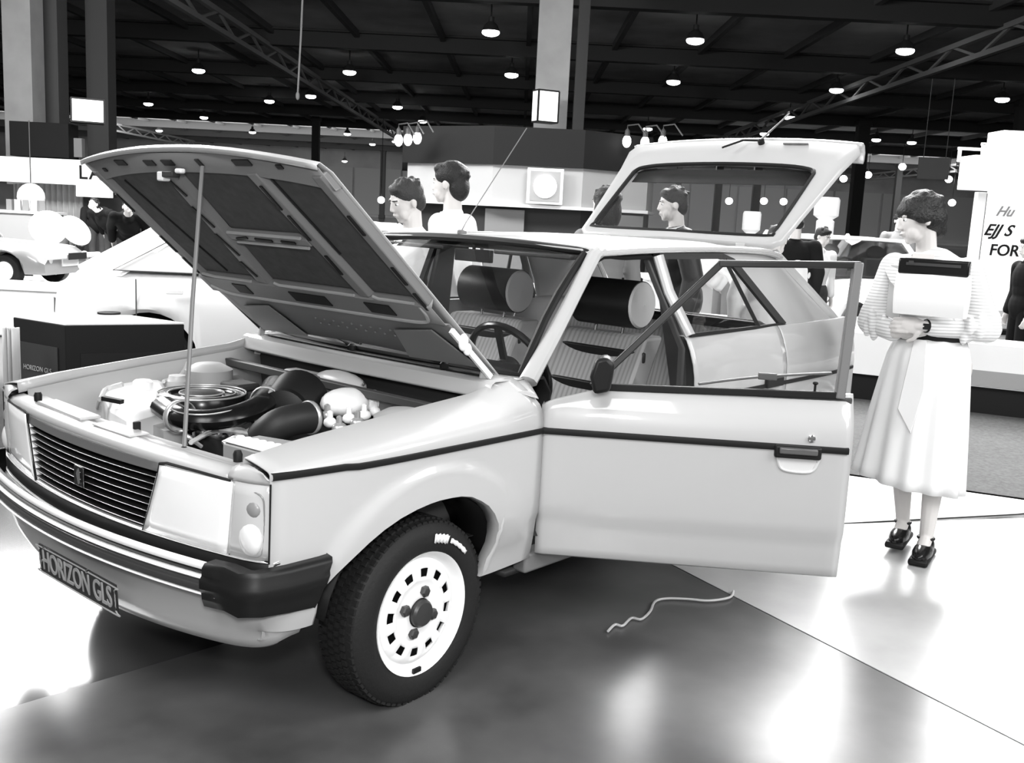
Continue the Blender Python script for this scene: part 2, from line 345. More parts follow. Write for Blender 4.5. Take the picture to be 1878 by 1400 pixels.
# three bare bulbs left and three right on the pavilion top
for kb, (u, v) in enumerate(((727, 257), (744, 256), (761, 253), (1141, 259), (1174, 261), (1206, 259))):
    p = hp(u, 20.3, 3.02); p.z = CAM.z+ray(u, v).z*(20.3/ray(u, v).dot(FH)); o = empty('spot_bulb', p)
    tag(o, ('leftmost', 'middle', 'rightmost')[kb % 3]+' bare glowing bulb on the '+('left' if u < 900 else 'right')+' end of the pavilion top', 'bulb', 'pavilion bulbs left' if u < 900 else 'pavilion bulbs right')
    b = MB(); b.ell((0, 0, 0), (.085, .085, .12), n=12, m=8); b.build('bulb', M('bulb_glow', 1, .5, emit=5), o)
    b = MB(); b.lathe([(.05, .1), (.05, .2), (.02, .24)], (0, 0, 0), n=10); b.tube([(0, 0, .2), (0, .0, .3), (.0, .25, .32), (0, .45, .1)], .015, 6); b.build('holder', HOUS, o)

# ---------------------------------------------------------------- left stand
ls = empty('sign_stand', hp(60, 25, 0), atan2(RH.y, RH.x)); tag(ls, 'white overhead sign board lettered LA with drapes, at the left columns', 'stand')
def lsb(name, u0, v0, u1, v1, a, th, mat, bev=.01):
    b0 = A(u0, (v0+v1)/2, a)[0]; b1 = A(u1, (v0+v1)/2, a)[0]; z1 = A((u0+u1)/2, v0, a)[1]; z0 = A((u0+u1)/2, v1, a)[1]; c = H(a, (b0+b1)/2, (z0+z1)/2)-ls.location; c = Matrix.Rotation(-ls.rotation_euler.z, 3, 'Z') @ c
    b = MB(); b.box(c, (abs(b1-b0), th, abs(z1-z0))); return b.build(name, mat, ls, smooth=False, bevel=bev)
lsb('sign_board', -60, 290, 200, 336, 25, .25, M('glowing_white_board', .9, .5, emit=.45))  # self-glow added to boards, discs and pillars that are no lamps
lsb('sign_board_step', 143, 336, 204, 362, 25, .25, M('glowing_white_board', .9))
lsb('dark_header', 28, 226, 135, 289, 26.5, .6, M('black_fascia', .022))
lsb('grey_edge', 137, 254, 153, 289, 26.6, .2, M('grey_booth_panel', .22))
lsb('back_wall', 155, 362, 250, 480, 26, .1, M('dark_booth_wall', .05))
lsb('back_wall', -60, 336, 30, 520, 26.5, .1, M('grey_booth_panel', .22))
b_, z_ = A(165, 318, 24.86); c = Matrix.Rotation(-ls.rotation_euler.z, 3, 'Z') @ (H(24.86, b_, z_)-ls.location)
text('lettering', 'LA', BLACK, ls, Matrix.Translation(c) @ Matrix.Rotation(radians(90), 4, 'X'), .46, .004, spacing=1.15, bold=.006)
b = MB(); rows = []
for i in range(60):
    t = i/59; bb, zt = A(25+t*128, 337, 26); _, zb = A(25+t*128, 452, 26)
    y = .06*sin(i*1.3)
    rows.append([Matrix.Rotation(-ls.rotation_euler.z, 3, 'Z') @ (H(26+y, bb, z)-ls.location) for z in (zt, (zt+zb)/2, zb)])
b.grid(rows); b.build('drape', M('pale_drape', .45, .8), ls, solid=.02)
bb, zz = A(57, 362, 22); o = tag(MB().ell((0, 0, 0), (.28, .28, .3)).build('globe_lamp', M('white_globe', .9, .3, emit=.35)), 'pale globe lamp hung beneath the white LA sign board', 'lamp'); o.location = H(22, bb, zz)
b = MB(); b.tube([(0, 0, .29), (0, 0, 1.6)], .012, 6); b.build('flex', HOUS, o)
for u, v, rx, rz, tilt, lab in ((88, 418, .31, .27, 0, 'big round white disc panel standing behind the old car'), (138, 423, .26, .18, radians(38), 'tilted oval white disc panel right of the round one')):
    a_ = 17.4 if tilt else 18.6; bb, zz = A(u, v, a_); o = empty('disc_panel', H(a_, bb, 0), atan2(RH.y, RH.x)); tag(o, lab, 'panel')
    b = MB(); b.lathe([(.02, -.05), (.9, -.04), (1, 0), (.9, .04), (.02, .05)], (0, 0, 0), (0, 1, 0), 32); b.xf(Matrix.Translation((0, 0, zz)) @ Matrix.Rotation(tilt, 4, 'Y') @ Matrix.Diagonal((rx*1.15, .6, rz*1.15, 1))); b.build('disc', M('glowing_white_board', .9), o)
    b = MB(); b.tube([(0, .05, zz), (0, .06, .02)], .02, 8); b.lathe([(.2, 0), (.2, .03), (.03, .05)], (0, .06, 0), n=16); b.build('foot', DGREY, o)
# small pale clutter of a counter under the LA board
o = empty('counter', H(21, A(40, 400, 21)[0], 0), atan2(RH.y, RH.x)); tag(o, 'pale counter with brochures at the far left edge', 'counter')
b = MB(); b.box((0, 0, .5), (1.5, .5, 1.0)); b.build('cabinet', M('pale_band', .55), o, smooth=False, bevel=.01); b = MB(); b.box((0, 0, 1.02), (1.6, .6, .05)); b.build('top', WHITE, o, smooth=False)
for k in range(5):
    p = tag(MB().box((0, 0, 0), (.11, .12, .22)).build('brochure_box', WHITE if k % 2 else M('grey_booth_panel', .22), smooth=False), ('leftmost', 'second from left', 'middle', 'fourth from left', 'rightmost')[k]+' small brochure box on the far left pale counter', 'box', 'brochure boxes on the counter'); p.location = H(20.95, A(22+k*14, 400, 21)[0], 1.156); p.rotation_euler.z = atan2(RH.y, RH.x)+k*.2
# low white platform at the far left under the old car
wp = empty('display_platform', H(14.5, A(20, 400, 14.5)[0], 0), atan2(RH.y, RH.x)); tag(wp, 'low white platform carrying the old car at far left', 'platform')
b = MB(); b.box((-1.0, .4, .10), (4.4, 3.8, .20)); b.build('deck', M('white_floor_paint', .9), wp, smooth=False, bevel=.01); b = MB(); b.box((-1.0, -1.52, .09), (4.2, .03, .14)); b.build('kick_board', M('pale_band', .55), wp, smooth=False)
wb = empty('white_block', H(10.6, A(60, 400, 10.6)[0], 0), atan2(RH.y, RH.x)); tag(wb, 'low white display block behind the black plinth', 'block')
b = MB(); b.box((0, 0, .24), (1.15, .9, .47)); b.build('block_body', M('white_floor_paint', .9), wb, smooth=False, bevel=.02); b = MB(); b.box((0, 0, .485), (1.2, .95, .02)); b.build('block_top', WHITE, wb, smooth=False, bevel=.005)

# black plinth
zt = .66
c0, cl_, cr = pz(119, 594, zt), pz(24, 579, zt), pz(338, 592, zt); cb = cl_+(cr-c0)
pl = empty('display_plinth', (c0.x, c0.y, 0)); tag(pl, 'black square plinth with white top beside the bonnet', 'plinth')
L_ = V((c0.x, c0.y, 0))
def plp(name, mat, pts, z0, z1): b = MB(); b.prism([V((p.x-L_.x, p.y-L_.y, z0)) for p in pts], (0, 0, z1-z0)); return b.build(name, mat, pl, smooth=False, bevel=.004)
plp('box_body', M('plinth_black', .009, .5, spec=.25), [c0, cr, cb, cl_], 0, zt-.012)
plp('top_panel', WHITE, [c0, cr, cb, cl_], zt-.012, zt)
n1 = (cr-c0).normalized().cross(V((0, 0, 1))); n2 = (c0-cl_).normalized().cross(V((0, 0, 1)))
def face(name, mat, p, q, n, t0, t1, z0, z1):
    a_, b_ = p.lerp(q, t0), p.lerp(q, t1); b = MB(); b.prism([V((a_.x, a_.y, z0)), V((b_.x, b_.y, z0)), V((b_.x, b_.y, z1)), V((a_.x, a_.y, z1))], n*.006); b.v = [k-L_ for k in b.v]; return b.build(name, mat, pl, smooth=False)
face('side_panel', M('plinth_panel', .014, .35, spec=.3), c0, cr, n1, .12, .95, .1, zt-.19)
face('front_panel', M('plinth_sheen', .03, .3), cl_, c0, n2, .06, .86, .06, zt-.16)
pm = cl_.lerp(c0, .48)+n2*.011; pm.z = .34; d1 = (c0-cl_).normalized()
text('lettering', 'HORIZON GLS', M('grey_letter', .3, .5), pl, Matrix.Translation(pm-L_) @ Matrix((d1, V((0, 0, 1)), n2)).transposed().to_4x4(), .045, .001)
b = MB(); b.lathe([(.001, 0), (.075, 0), (.075, .012), (.001, .014)], (0, 0, 0), n=20); o = tag(b.build('ashtray', BLACK), 'small flat black dish lying on the white plinth top', 'dish'); q = pz(200, 576, zt); o.location = (q.x, q.y, zt)
# pale drape at the very left edge
b = MB(); rows = []
for i in range(16):
    bb = -3.12+.02*i; rows.append([H(6.3+.03*sin(i*1.4), A(5+i*1.9, 650, 6.3)[0], z) for z in (0., .3, .62)])
b.grid(rows); o = b.build('cloth_drape', M('pale_drape', .45), solid=.01); tag(o, 'pale grey cloth drape at the left edge beside the black plinth', 'drape')

# ---------------------------------------------------------------- right side: low white wall
pa, pb_ = pz(1500, 727), pz(1990, 786); dd = (pb_-pa).normalized(); nn = V((-dd.y, dd.x, 0)); nn = nn if nn.dot(FH) > 0 else -nn
lw = empty('low_display_wall', pa); tag(lw, 'long low white display wall with black foot behind the woman', 'wall')
def lwp(name, mat, z0, z1, off, th, s0=-2.2): b = MB(); b.prism([dd*s0+nn*off+V((0, 0, z0)), dd*6.0+nn*off+V((0, 0, z0)), dd*6.0+nn*(off+th)+V((0, 0, z0)), dd*s0+nn*(off+th)+V((0, 0, z0))], (0, 0, z1-z0)); return b.build(name, mat, lw, smooth=False, bevel=.003)
lwp('foot', M('plinth_black', .02), 0, .24, .06, .5); lwp('face', WHITE, .24, .60, 0, .55)
b = MB(); q0 = pz(1775, 690, .37); s_ = (q0-pa).dot(dd); b.prism([dd*s_+V((0, 0, .25)), dd*6.0+V((0, 0, .25)), dd*6.0+V((0, 0, .38)), dd*s_+V((0, 0, .38))], -nn*.01); b.build('grey_panel', M('grey_sign_field', .32), lw, smooth=False)
# right white stand
rs = empty('lit_sign_booth', H(15, A(1800, 400, 15)[0], 0), atan2(RH.y, RH.x)); tag(rs, 'tall brightly lit white booth with lettered board at right edge', 'booth')
def rsb(name, u0, v0, u1, v1, a, th, mat, bev=.01):
    b0 = A(u0, (v0+v1)/2, a)[0]; b1 = A(u1, (v0+v1)/2, a)[0]; z1 = A(max(u0, min(u1, 1860)), v0, a)[1]; z0 = A(max(u0, min(u1, 1860)), v1, a)[1]; c = Matrix.Rotation(-rs.rotation_euler.z, 3, 'Z') @ (H(a, (b0+b1)/2, (z0+z1)/2)-rs.location)
    b = MB(); b.box(c, (abs(b1-b0), th, abs(z1-z0))); return b.build(name, mat, rs, smooth=False, bevel=bev)
LIT = M('glowing_white_board', .9)
rsb('header', 1771, 290, 1990, 352, 15.1, .5, LIT); rsb('tower', 1823, 243, 1990, 292, 15.1, .5, LIT); rsb('corner_post', 1773, 352, 1790, 640, 15.0, .12, WHITE)
rsb('text_board', 1794, 352, 1990, 640, 15.1, .06, LIT); rsb('post_gap', 1789, 354, 1795, 640, 15.12, .04, DGREY)
rsb('rail', 1757, 273, 1825, 278, 15.0, .05, WHITE, .003); rsb('rail', 1757, 273, 1762, 297, 15.0, .05, WHITE, .003); rsb('rail', 1800, 264, 1806, 292, 15.0, .05, WHITE, .003); rsb('rail', 1800, 263, 1826, 268, 15.0, .05, WHITE, .003); rsb('rail', 1757, 292, 1775, 298, 15.0, .05, WHITE, .003)
def rtext(s, u, v, sz, sh, mat=BLACK, bold=.004):
    bb, z = A(u, v, 15.04); c = Matrix.Rotation(-rs.rotation_euler.z, 3, 'Z') @ (H(15.04, bb, z)-rs.location)
    text('lettering', s, mat, rs, Matrix.Translation(c) @ Matrix.Rotation(radians(90), 4, 'X'), sz, .004, 'LEFT', sh, 1.0, bold)
rtext('Hu', 1826, 388, .20, .5, M('grey_letter', .3)); rtext('EJJ S', 1804, 422, .23, .45); rtext('FOR', 1814, 459, .23, .1)
d = ray(1712, 309); p = CAM+d*(30/d.dot(FH)); o = empty('hanging_sign', p, atan2(RH.y, RH.x)-.25); tag(o, 'dull grey square sign hanging above the standing woman', 'sign')
b = MB(); b.box((0, 0, 0), (.85, .05, .62)); b.build('board', M('dull_sign', .09, .7), o, smooth=False); b = MB(); b.bar((-.3, 0, .3), (-.3, 0, 2.5), .02, .02); b.bar((.3, 0, .3), (.3, 0, 2.5), .02, .02); b.build('hanger', HOUS, o)
# white bottle-shaped displays far behind the hatch
for u, v0, v1, w_, lab in ((1518, 362, 470, 44, 'tall white display pillar with a wide cap right of the tailgate'), (1380, 388, 440, 32, 'white display pillar with a wide cap seen through the tailgate glass')):
    a = 24; bb, z1 = A(u, v0, a); r = w_/2/FPX*a; o = empty('display_pillar', H(a, bb, 0)); tag(o, lab, 'pillar')
    b = MB(); b.lathe([(r*.7, 0), (r*.72, z1-.55), (r*.5, z1-.5)], (0, 0, 0), n=20); b.build('shaft', LIT, o); b = MB(); b.lathe([(r*.6, z1-.5), (r, z1-.42), (r*1.02, z1-.06), (r*.9, z1)], (0, 0, 0), n=20); b.build('cap', LIT, o)

q = H(11.3, A(1285, 400, 11.3)[0], 0); o = empty('display_table', q, atan2(RH.y, RH.x)); tag(o, 'white table beyond the rear side windows, the white-shirted person bending at it', 'table')
b = MB(); b.box((0, 0, .86), (1.2, .6, .05)); b.build('table_top', WHITE, o, smooth=False, bevel=.01); b = MB(); b.box((0, .05, .42), (1.1, .5, .84)); b.build('table_skirt', WHITE, o, smooth=False, bevel=.01)
b = MB(); b.box((.1, -.1, .93), (.5, .3, .09)); o2 = tag(b.build('leaflet_pile', M('grey_sign_field', .32), smooth=False, bevel=.01), 'grey pile of leaflets on the white table beyond the car', 'leaflets'); o2.matrix_world = Matrix.Translation(q) @ HROT
# ================================================================ the open car
# car frame = world: x forward, y to the car's left, z up, origin on the floor below the front axle
car = empty('hatchback_car', (0, 0, 0)); tag(car, 'pale five-door hatchback with bonnet, front door and tailgate open, in front', 'car')
def Wd(x): return .825-.045*max(0, (x-.1)/.45)**2-.06*max(0, (-2.55-x)/.6)**2
def Xf(y): return .660-.18*y*y                      # bowed nose
def side_y(x, z, flare=True):
    y = Wd(x)
    if z < .62: y -= .032*((.62-z)/.3)**2
    if z < .50: y -= .006*sstep(.50, .485, z)
    if flare:
        for cx in (0, -2.52):
            d = sqrt((x-cx)**2+(z-.28)**2)
            y += .014*(1-sstep(.445, .475, d))*sstep(.40, .47, z)
    return y
INN = .668
def edge_z(x): return interp([(-.50, .95), (-.43, .935), (-.287, .905), (.1, .874), (.40, .845), (.60, .815)], x)

def fender(s):
    L = [(.548, .345), (.50, .345), (.458, .345), (.447, .38), (.437, .412), (.40, .458), (.36, .500), (.31, .535), (.26, .568), (.209, .595), (.15, .617), (.09, .631), (.04, .638), (0, .641), (-.05, .640), (-.09, .637), (-.137, .627), (-.18, .606), (-.215, .584), (-.245, .553), (-.268, .515), (-.280, .475), (-.284, .44), (-.277, .40), (-.262, .36), (-.247, .337), (-.29, .337), (-.34, .339), (-.39, .341), (-.43, .343), (-.476, .346)]
    T = [.548, .50, .462, .445, .43, .40, .36, .31, .26, .21, .15, .09, .04, 0, -.05, -.09, -.135, -.18, -.215, -.245, -.268, -.285, -.30, -.315, -.33, -.345, -.36, -.385, -.41, -.44, -.476]
    rows = []
    for (lx, lz), tx in zip(L, T):
        row = []
        if .337 < lz < .66 and .458 > lx > -.286 and not (lz < .345): row.append(V((lx, s*(side_y(lx, lz)-.05), lz)))
        else: row.append(V((lx, s*(side_y(lx, lz)-.03), lz)))
        row.append(V((lx, s*(side_y(lx, lz)-.008), lz-.0)))
        n = 16
        for k in range(n+1):
            t = k/n; z = lerp(lz+.004, .79, t); x = lerp(lx, tx, t); row.append(V((x, s*side_y(x, z), z)))
        ez = edge_z(tx); w_ = Wd(tx); up = ez-.79
        for (dy, fz) in ((.000, .12), (.002, .28), (.008, .42), (.02, .53), (.04, .63), (.07, .76), (.11, .9), (.14, .98)):
            yy = w_-dy*(w_-INN)/.155; row.append(V((tx, s*yy, .79+up*fz)))
        row.append(V((tx, s*INN, ez))); row.append(V((tx, s*(INN-.004), ez-.012))); row.append(V((tx, s*(INN-.01), ez-.035)))
        rows.append(row)
    b = MB(); b.grid(rows)
    return b.build('front_wing', PAINT, car, solid=.004, ang=50)
fender(1); fender(-1)
def strip_side(name, x0, x1, s, z=.788, mat=BLACK, h=.020, n=24, parent=None):
    b = MB(); rows = []
    for k in range(n+1):
        x = lerp(x0, x1, k/n); y = Wd(x); zz = z+(.004 if x > .3 else 0)
        rows.append([V((x, s*(y-.004), zz-h/2)), V((x, s*(y+.006), zz-h/2+.002)), V((x, s*(y+.008), zz)), V((x, s*(y+.006), zz+h/2-.002)), V((x, s*(y-.004), zz+h/2))])
    b.grid(rows); return b.build(name, mat, parent or car, ang=60)
strip_side('side_strip', .545, -.474, 1); strip_side('side_strip', .545, -.474, -1)
# inner wings, bulkhead, bay floor
b = MB()
for s in (1, -1):
    b.grid([[V((x, s*(INN-.012), edge_z(x)-.03)), V((x, s*(INN-.03), edge_z(x)-.10)), V((x, s*(INN-.07), .62)), V((x, s*(INN-.10), .45))] for x in (.52, .3, .1, -.1, -.3, -.42)])
b.each('inner_wing', M('engine_bay_paint', .38, .5), car, solid=.004)
b = MB(); b.grid([[V((x, y, z)) for y in (-.66, 0, .66)] for x, z in ((-.42, .86), (-.40, .45))]); b.grid([[V((x, y, .42)) for y in (-.66, .66)] for x in (-.42, .55)])
b.build('bulkhead', M('bay_dark', .03, .7), car, solid=.004, smooth=False)
# liners of all four wheel arches
for cx in (0, -2.52):
    for s in (1, -1):
        b = MB(); rows = []
        for k in range(17):
            t = .21+(pi-.42)*k/16; R_ = .375
            rows.append([V((cx+R_*cos(t), s*yy, .28+min(R_*sin(t), .352))) for yy in (.775, .56)])
        b.grid(rows); b.build('arch_liner', BLACK, car, solid=.004)
        b = MB(); b.prism([V((cx+.375*cos(t), s*.56, .28+.352*sin(t))) for t in [.21+(pi-.42)*k/16 for k in range(17)]], (0, .004, 0)); b.build('arch_back', BLACK, car)

# ---------------- wheels
def make_wheel(cx, s, steer=0.):
    w_ = empty('wheel', (cx, s*.705, .28), steer, car)
    prof = [(.185, .070), (.192, .076), (.215, .083), (.24, .084), (.258, .078), (.266, .072), (.272, .069), (.279, .060), (.282, .045)]
    full = [(r, -s*-t) for r, t in prof]+[(r, -s*t) for r, t in prof[::-1]]
    b = MB(); b.lathe(full, (0, 0, 0), (0, 1, 0), 72, cap=False); ty = b.build('tyre', TYRE, w_, ang=60)
    b = MB()
    for k in range(72):    # tread blocks
        t = 2*pi*k/72; e = V((cos(t), 0, sin(t))); q = V((-sin(t), 0, cos(t)))
        for j, yy in enumerate((-.058, -.036, -.012, .012, .036, .058)):
            rr = .282 if abs(yy) < .05 else .276
            c = e*rr+V((0, yy, 0))+q*(.006 if j % 2 else -.006); m = Matrix((q, V((0, 1, 0)), e)).transposed(); b.box(c, (.016, .017, .012), m)
    tb = b.build('tread', TYRE, ty, smooth=False); tb['kind'] = 'stuff'
    b = MB(); b.lathe([(.140, .050*s), (.156, .052*s), (.164, .046*s), (.171, .052*s), (.178, .064*s), (.186, .075*s), (.190, .078*s), (.189, .072*s), (.182, .055*s), (.172, .0), (.170, -.06*s)], (0, 0, 0), (0, 1, 0), 64, cap=False)
    rim = b.build('rim', RIM, w_, ang=50)
    # slotted disc: ring with 12 real rectangular openings, dished centre
    b = MB(); N = 12; rI, rO = .110, .136
    def dish(r): return s*interp([(.03, .062), (.045, .063), (.06, .056), (.085, .053), (.105, .062), (.135, .060), (.158, .050)], r)
    def pt(r, t): return V((r*cos(t), dish(r), r*sin(t)))
    for k in range(N):
        t0 = 2*pi*k/N+.13; t1 = t0+2*pi/N; h = .125   # opening spans t0-h..t0+h
        ta = [t0-h, t0-h*.4, t0+h*.4, t0+h]; tb_ = [t0+h, lerp(t0+h, t1-h, .5), t1-h]
        for ra, rb in ((.045, .06), (.06, .085), (.085, .098), (.098, rI), (rO, .158)):
            tt = ta+tb_[1:]
            b.grid([[pt(ra, q) for q in tt], [pt(rb, q) for q in tt]])
        b.grid([[pt(rI, q) for q in tb_], [pt(rO, q) for q in tb_]])
    b.build('wheel_disc', RIM, rim, solid=.004, soff=0, ang=60)
    b = MB(); b.lathe([(.001, .025*s), (.168, .025*s)], (0, 0, 0), (0, 1, 0), 32, cap=False); b.build('slot_shade_disc', BLACK, rim)  # black disc added behind the slots as the shade inside the wheel
    b = MB(); b.lathe([(.042, .055*s), (.042, .076*s), (.036, .084*s), (.012, .087*s), (.001, .087*s)], (0, 0, 0), (0, 1, 0), 24, cap=False); b.build('hub_cap', M('hub_black', .035, .4), w_)
    for k in range(4):
        t = pi/2*k+.35; c = V((.064*cos(t), .054*s, .064*sin(t)))
        b = MB(); b.lathe([(.018, 0), (.018, .014*s), (.013, .018*s), (.001, .020*s)], c, (0, 1, 0), 6, cap=False); b.build('wheel_nut', M('hub_black', .035), w_, smooth=False)
    b = MB(); b.box((.02, .078*s, -.172), (.032, .008, .014)); b.build('balance_weight', BLACK, rim, smooth=False)
    if s > 0 and cx == 0:   # white lettering worn to blocks on the sidewall
        for t0, t1, hh in ((1.70, 1.98, .013), (2.03, 2.42, .007)):
            rows = []
            for k in range(13):
                t = lerp(t0, t1, k/12); wob = hh*(1+.22*sin(k*2.1)); c = .232
                rows.append([V(((c-wob)*cos(t), .0865, (c-wob)*sin(t))), V(((c+wob)*cos(t), .0865, (c+wob)*sin(t)))])
            bb_ = MB(); bb_.grid(rows); bb_.build('sidewall_mark', M('tyre_white_print', .85, .6), ty, solid=.0015, soff=1)
    return w_
make_wheel(0, 1, .05); make_wheel(0, -1, .05); make_wheel(-2.52, 1); make_wheel(-2.52, -1)

# ---------------- nose
b = MB(); ys = [(-.80+.05*k) for k in range(33)]; ysp = [-.662+1.324*k/26 for k in range(27)]
# front slam panel: from the nose lip back to the bay opening
def lipz(y): return .800-.03*(y/.8)**2+.0
rows = []
for y in ysp:
    x = Xf(y); rows.append([V((x-.004, y, lipz(y)-.035)), V((x, y, lipz(y)-.012)), V((x-.012, y, lipz(y))), V((x-.05, y, lipz(y)+.006)), V((x-.075, y, lipz(y)-.004)), V((x-.115, y, lipz(y)-.004)), V((x-.12, y, lipz(y)-.06))])
b.grid(rows); b.build('slam_panel', PAINT, car, solid=.004, ang=60)
for s in (1, -1):
    b = MB(); rows = []
    for k in range(7):
        y = lerp(.655, .777, k/6); zt_ = interp([(.655, .802), (.70, .808), (.76, .800), (.777, .788)], y); rows.append([V((.553, s*y, zt_)), V((lerp(.553, Xf(y)-max(0, y-.70)**2*2.8+.002, .6), s*y, zt_-.006)), V((Xf(y)-max(0, y-.70)**2*2.8+.003, s*y, .780)), V((Xf(y)-max(0, y-.70)**2*2.8+.001, s*y, .769))])
    b.grid(rows); b.build('lamp_brow', PAINT, car, solid=.003, ang=60)
b = MB()
for y0, y1, dz in ((-.40, -.05, .010), (.02, .22, .006)): b.prism([V((Xf(y0)-.03, y0, lipz(y0)+.004)), V((Xf(y1)-.03, y1, lipz(y1)+.004)), V((Xf(y1)-.095, y1, lipz(y1)+.004)), V((Xf(y0)-.095, y0, lipz(y0)+.004))], (0, 0, dz))
b.build('pressed_rib', PAINT, car, bevel=.005)
for i, (u, v) in enumerate(((70, 734), (436, 840))):
    q = pz(u, v, .80); b = MB(); b.lathe([(.012, 0), (.013, .02), (.009, .03), (.001, .031)], (q.x, q.y, lipz(q.y)+.006), n=12); b.build('rubber_buffer', BLACK, car)
q = pz(251, 792, .80); b = MB(); b.box((q.x, q.y, .815), (.02, .014, .03)); b.build('bonnet_catch', BLACK, car, bevel=.003)
# black grille surround and slats
b = MB(); zs = (.562, .768)
rows = [[V((Xf(y)-.045, y, z)) for z in zs] for y in ys[3:30]]; b.grid(rows); gr = b.build('grille', M('grille_black', .005, .6, spec=.2), car, solid=.005)
b = MB(); rows = []
for k in range(19):
    y = -.405+.81*k/18; x = Xf(y); rows.append([V((x-.03, y, .740)), V((x+.002, y, .742)), V((x-.002, y, .764)), V((x-.03, y, .768))])
b.grid(rows); b.build('grille_header', M('grille_header_grey', .11, .35), gr, solid=.003)
for i in range(8):
    z = .580+.0208*i; b = MB(); rows = []
    ye = .398-.03*(1-(z-.55)/.2)
    for k in range(17):
        y = -ye+2*ye*k/16; x = Xf(y); rows.append([V((x-.028, y, z-.004)), V((x-.004, y, z-.0032)), V((x-.001, y, z-.0002)), V((x-.004, y, z+.0008)), V((x-.028, y, z+.001))])
    b.grid(rows, cu=True); s_ = b.build('slat', M('grille_slat', .012, .4, spec=.3), gr, ang=30)
    b = MB(); rows = [[p+V((.0015, 0, 0)) for p in (r[1], r[2])] for r in rows]; b.grid(rows); b.build('bright_edge', M('bright_strip', .75, .25, metal=.6), gr, solid=.001)
b = MB(); b.box((Xf(0)+.006, .012, .655), (.008, .055, .062)); b.build('badge_plate', BLACKG, gr, bevel=.004)
b = MB(); b.prism([V((Xf(0)+.011, .020, .632)), V((Xf(0)+.011, .032, .640)), V((Xf(0)+.011, .032, .672)), V((Xf(0)+.011, .018, .682)), V((Xf(0)+.011, .008, .664))], (.003, 0, 0)); b.build('badge_mark', CHROME, gr, smooth=False)
# headlamps with wrap-round indicators
def lamp(s):
    hl = empty('headlamp', (0, 0, 0), 0, car)
    def face(name, y0f, y1f, z0f, z1f, mat, dx, depth, n=10):
        bb = MB(); rows = []
        for k in range(n+1):
            t = k/n; r_ = []
            for j in range(7):
                zt_ = j/6; z = lerp(z0f, z1f, zt_); y = lerp(y0f(z), y1f(z), t)
                bow = .006*sin(pi*t)*sin(pi*zt_)
                x = Xf(y)+dx+bow
                if y > .70: x -= (y-.70)**2*2.8
                r_.append(V((x, s*y, z)))
            rows.append(r_)
        bb.grid(rows); return bb.build(name, mat, hl, solid=depth, ang=60)
    face('lamp_lens', lambda z: .400-.075*(1-(z-.555)/.2), lambda z: .665-.02*(1-(z-.555)/.2), .567, .762, M('lamp_lens_white', .93, .15, coat=1), .004, .03)
    face('indicator_lens', lambda z: .668-.02*(1-(z-.555)/.2), lambda z: .774, .567, .768, M('indicator_glass', .55, .1, coat=1), .002, .02)
    bb = MB(); bb.ell((Xf(.715)-.010, s*.712, .622), (.024, .046, .052), n=20); bb.build('indicator_bulb_dome', M('indicator_dome', .85, .12, coat=1), hl)
    bb = MB(); bb.tube(catmull([V((Xf(.70)+.004, s*.672, .585)), V((Xf(.70)+.005, s*.680, .70)), V((Xf(.71)+.003, s*.690, .742)), V((Xf(.75)-.002, s*.752, .742)), V((Xf(.76)-.006, s*.760, .70)), V((Xf(.76)-.006, s*.755, .60)), V((Xf(.74)-.0, s*.74, .578))], 4, True), .0022, 6, closed=True); bb.build('indicator_outline', M('indicator_grey', .25, .3), hl)
    bb = MB(); bb.ell((Xf(.715)-.012, s*.716, .700), (.018, .036, .030), n=16); bb.build('indicator_reflector', M('indicator_grey', .25, .3), hl)
    bb = MB(); bb.bar((Xf(.67)+.004, s*.655, .566), (Xf(.78)-.01, s*.775, .566), .004, .006); bb.build('indicator_rib', M('grille_slat', .03), hl, smooth=False)
    bb = MB(); bb.grid([[V((Xf(y)-(max(0, y-.70)**2)*2.8-.06, s*y, z)) for z in (.54, .775)] for y in (.35, .5, .6, .7, .79)]); bb.build('lamp_bucket', BLACK, hl, solid=.004)
    for yy, nm in ((.335, 'seal'), ):
        bb = MB(); bb.tube([V((Xf(y_)+.001, s*y_, z_)) for y_, z_ in ((.325, .556), (.36, .64), (.395, .735), (.402, .766), (.43, .772), (.55, .770), (.66, .765))], .0042, 6); bb.build(nm, BLACK, hl)
    bb = MB(); bb.tube([V((.548, s*.779, .565)), V((.548, s*.783, .775))], .0025, 6); bb.build('lens_joint', M('grille_slat', .03), hl)
lamp(1); lamp(-1)
# black lower strip and bright line
def nose_strip(name, z0, z1, off, mat, ye=.785, parent=car, drop=.0):
    bb = MB(); rows = []
    for k in range(41):
        y = -ye+2*ye*k/40; x = Xf(y)+off
        if abs(y) > .70: x -= (abs(y)-.70)**2*2.8
        zl = z0; rows.append([V((x-.035, y, zl)), V((x, y, zl+.003)), V((x+.003, y, (z0+z1)/2)), V((x, y, z1-.003)), V((x-.008, y, z1)), V((x-.035, y, z1-drop))])
    bb.grid(rows); return bb.build(name, mat, parent, solid=.003, ang=60)
nose_strip('lower_black_strip', .515, .562, .004, BLACK); nose_strip('bright_moulding', .562, .5655, .004, M('bright_strip', .75)); nose_strip('bright_moulding', .511, .515, .005, M('bright_strip', .75))
nose_strip('lamp_gap_strip', .768, .775, -.012, BLACK)
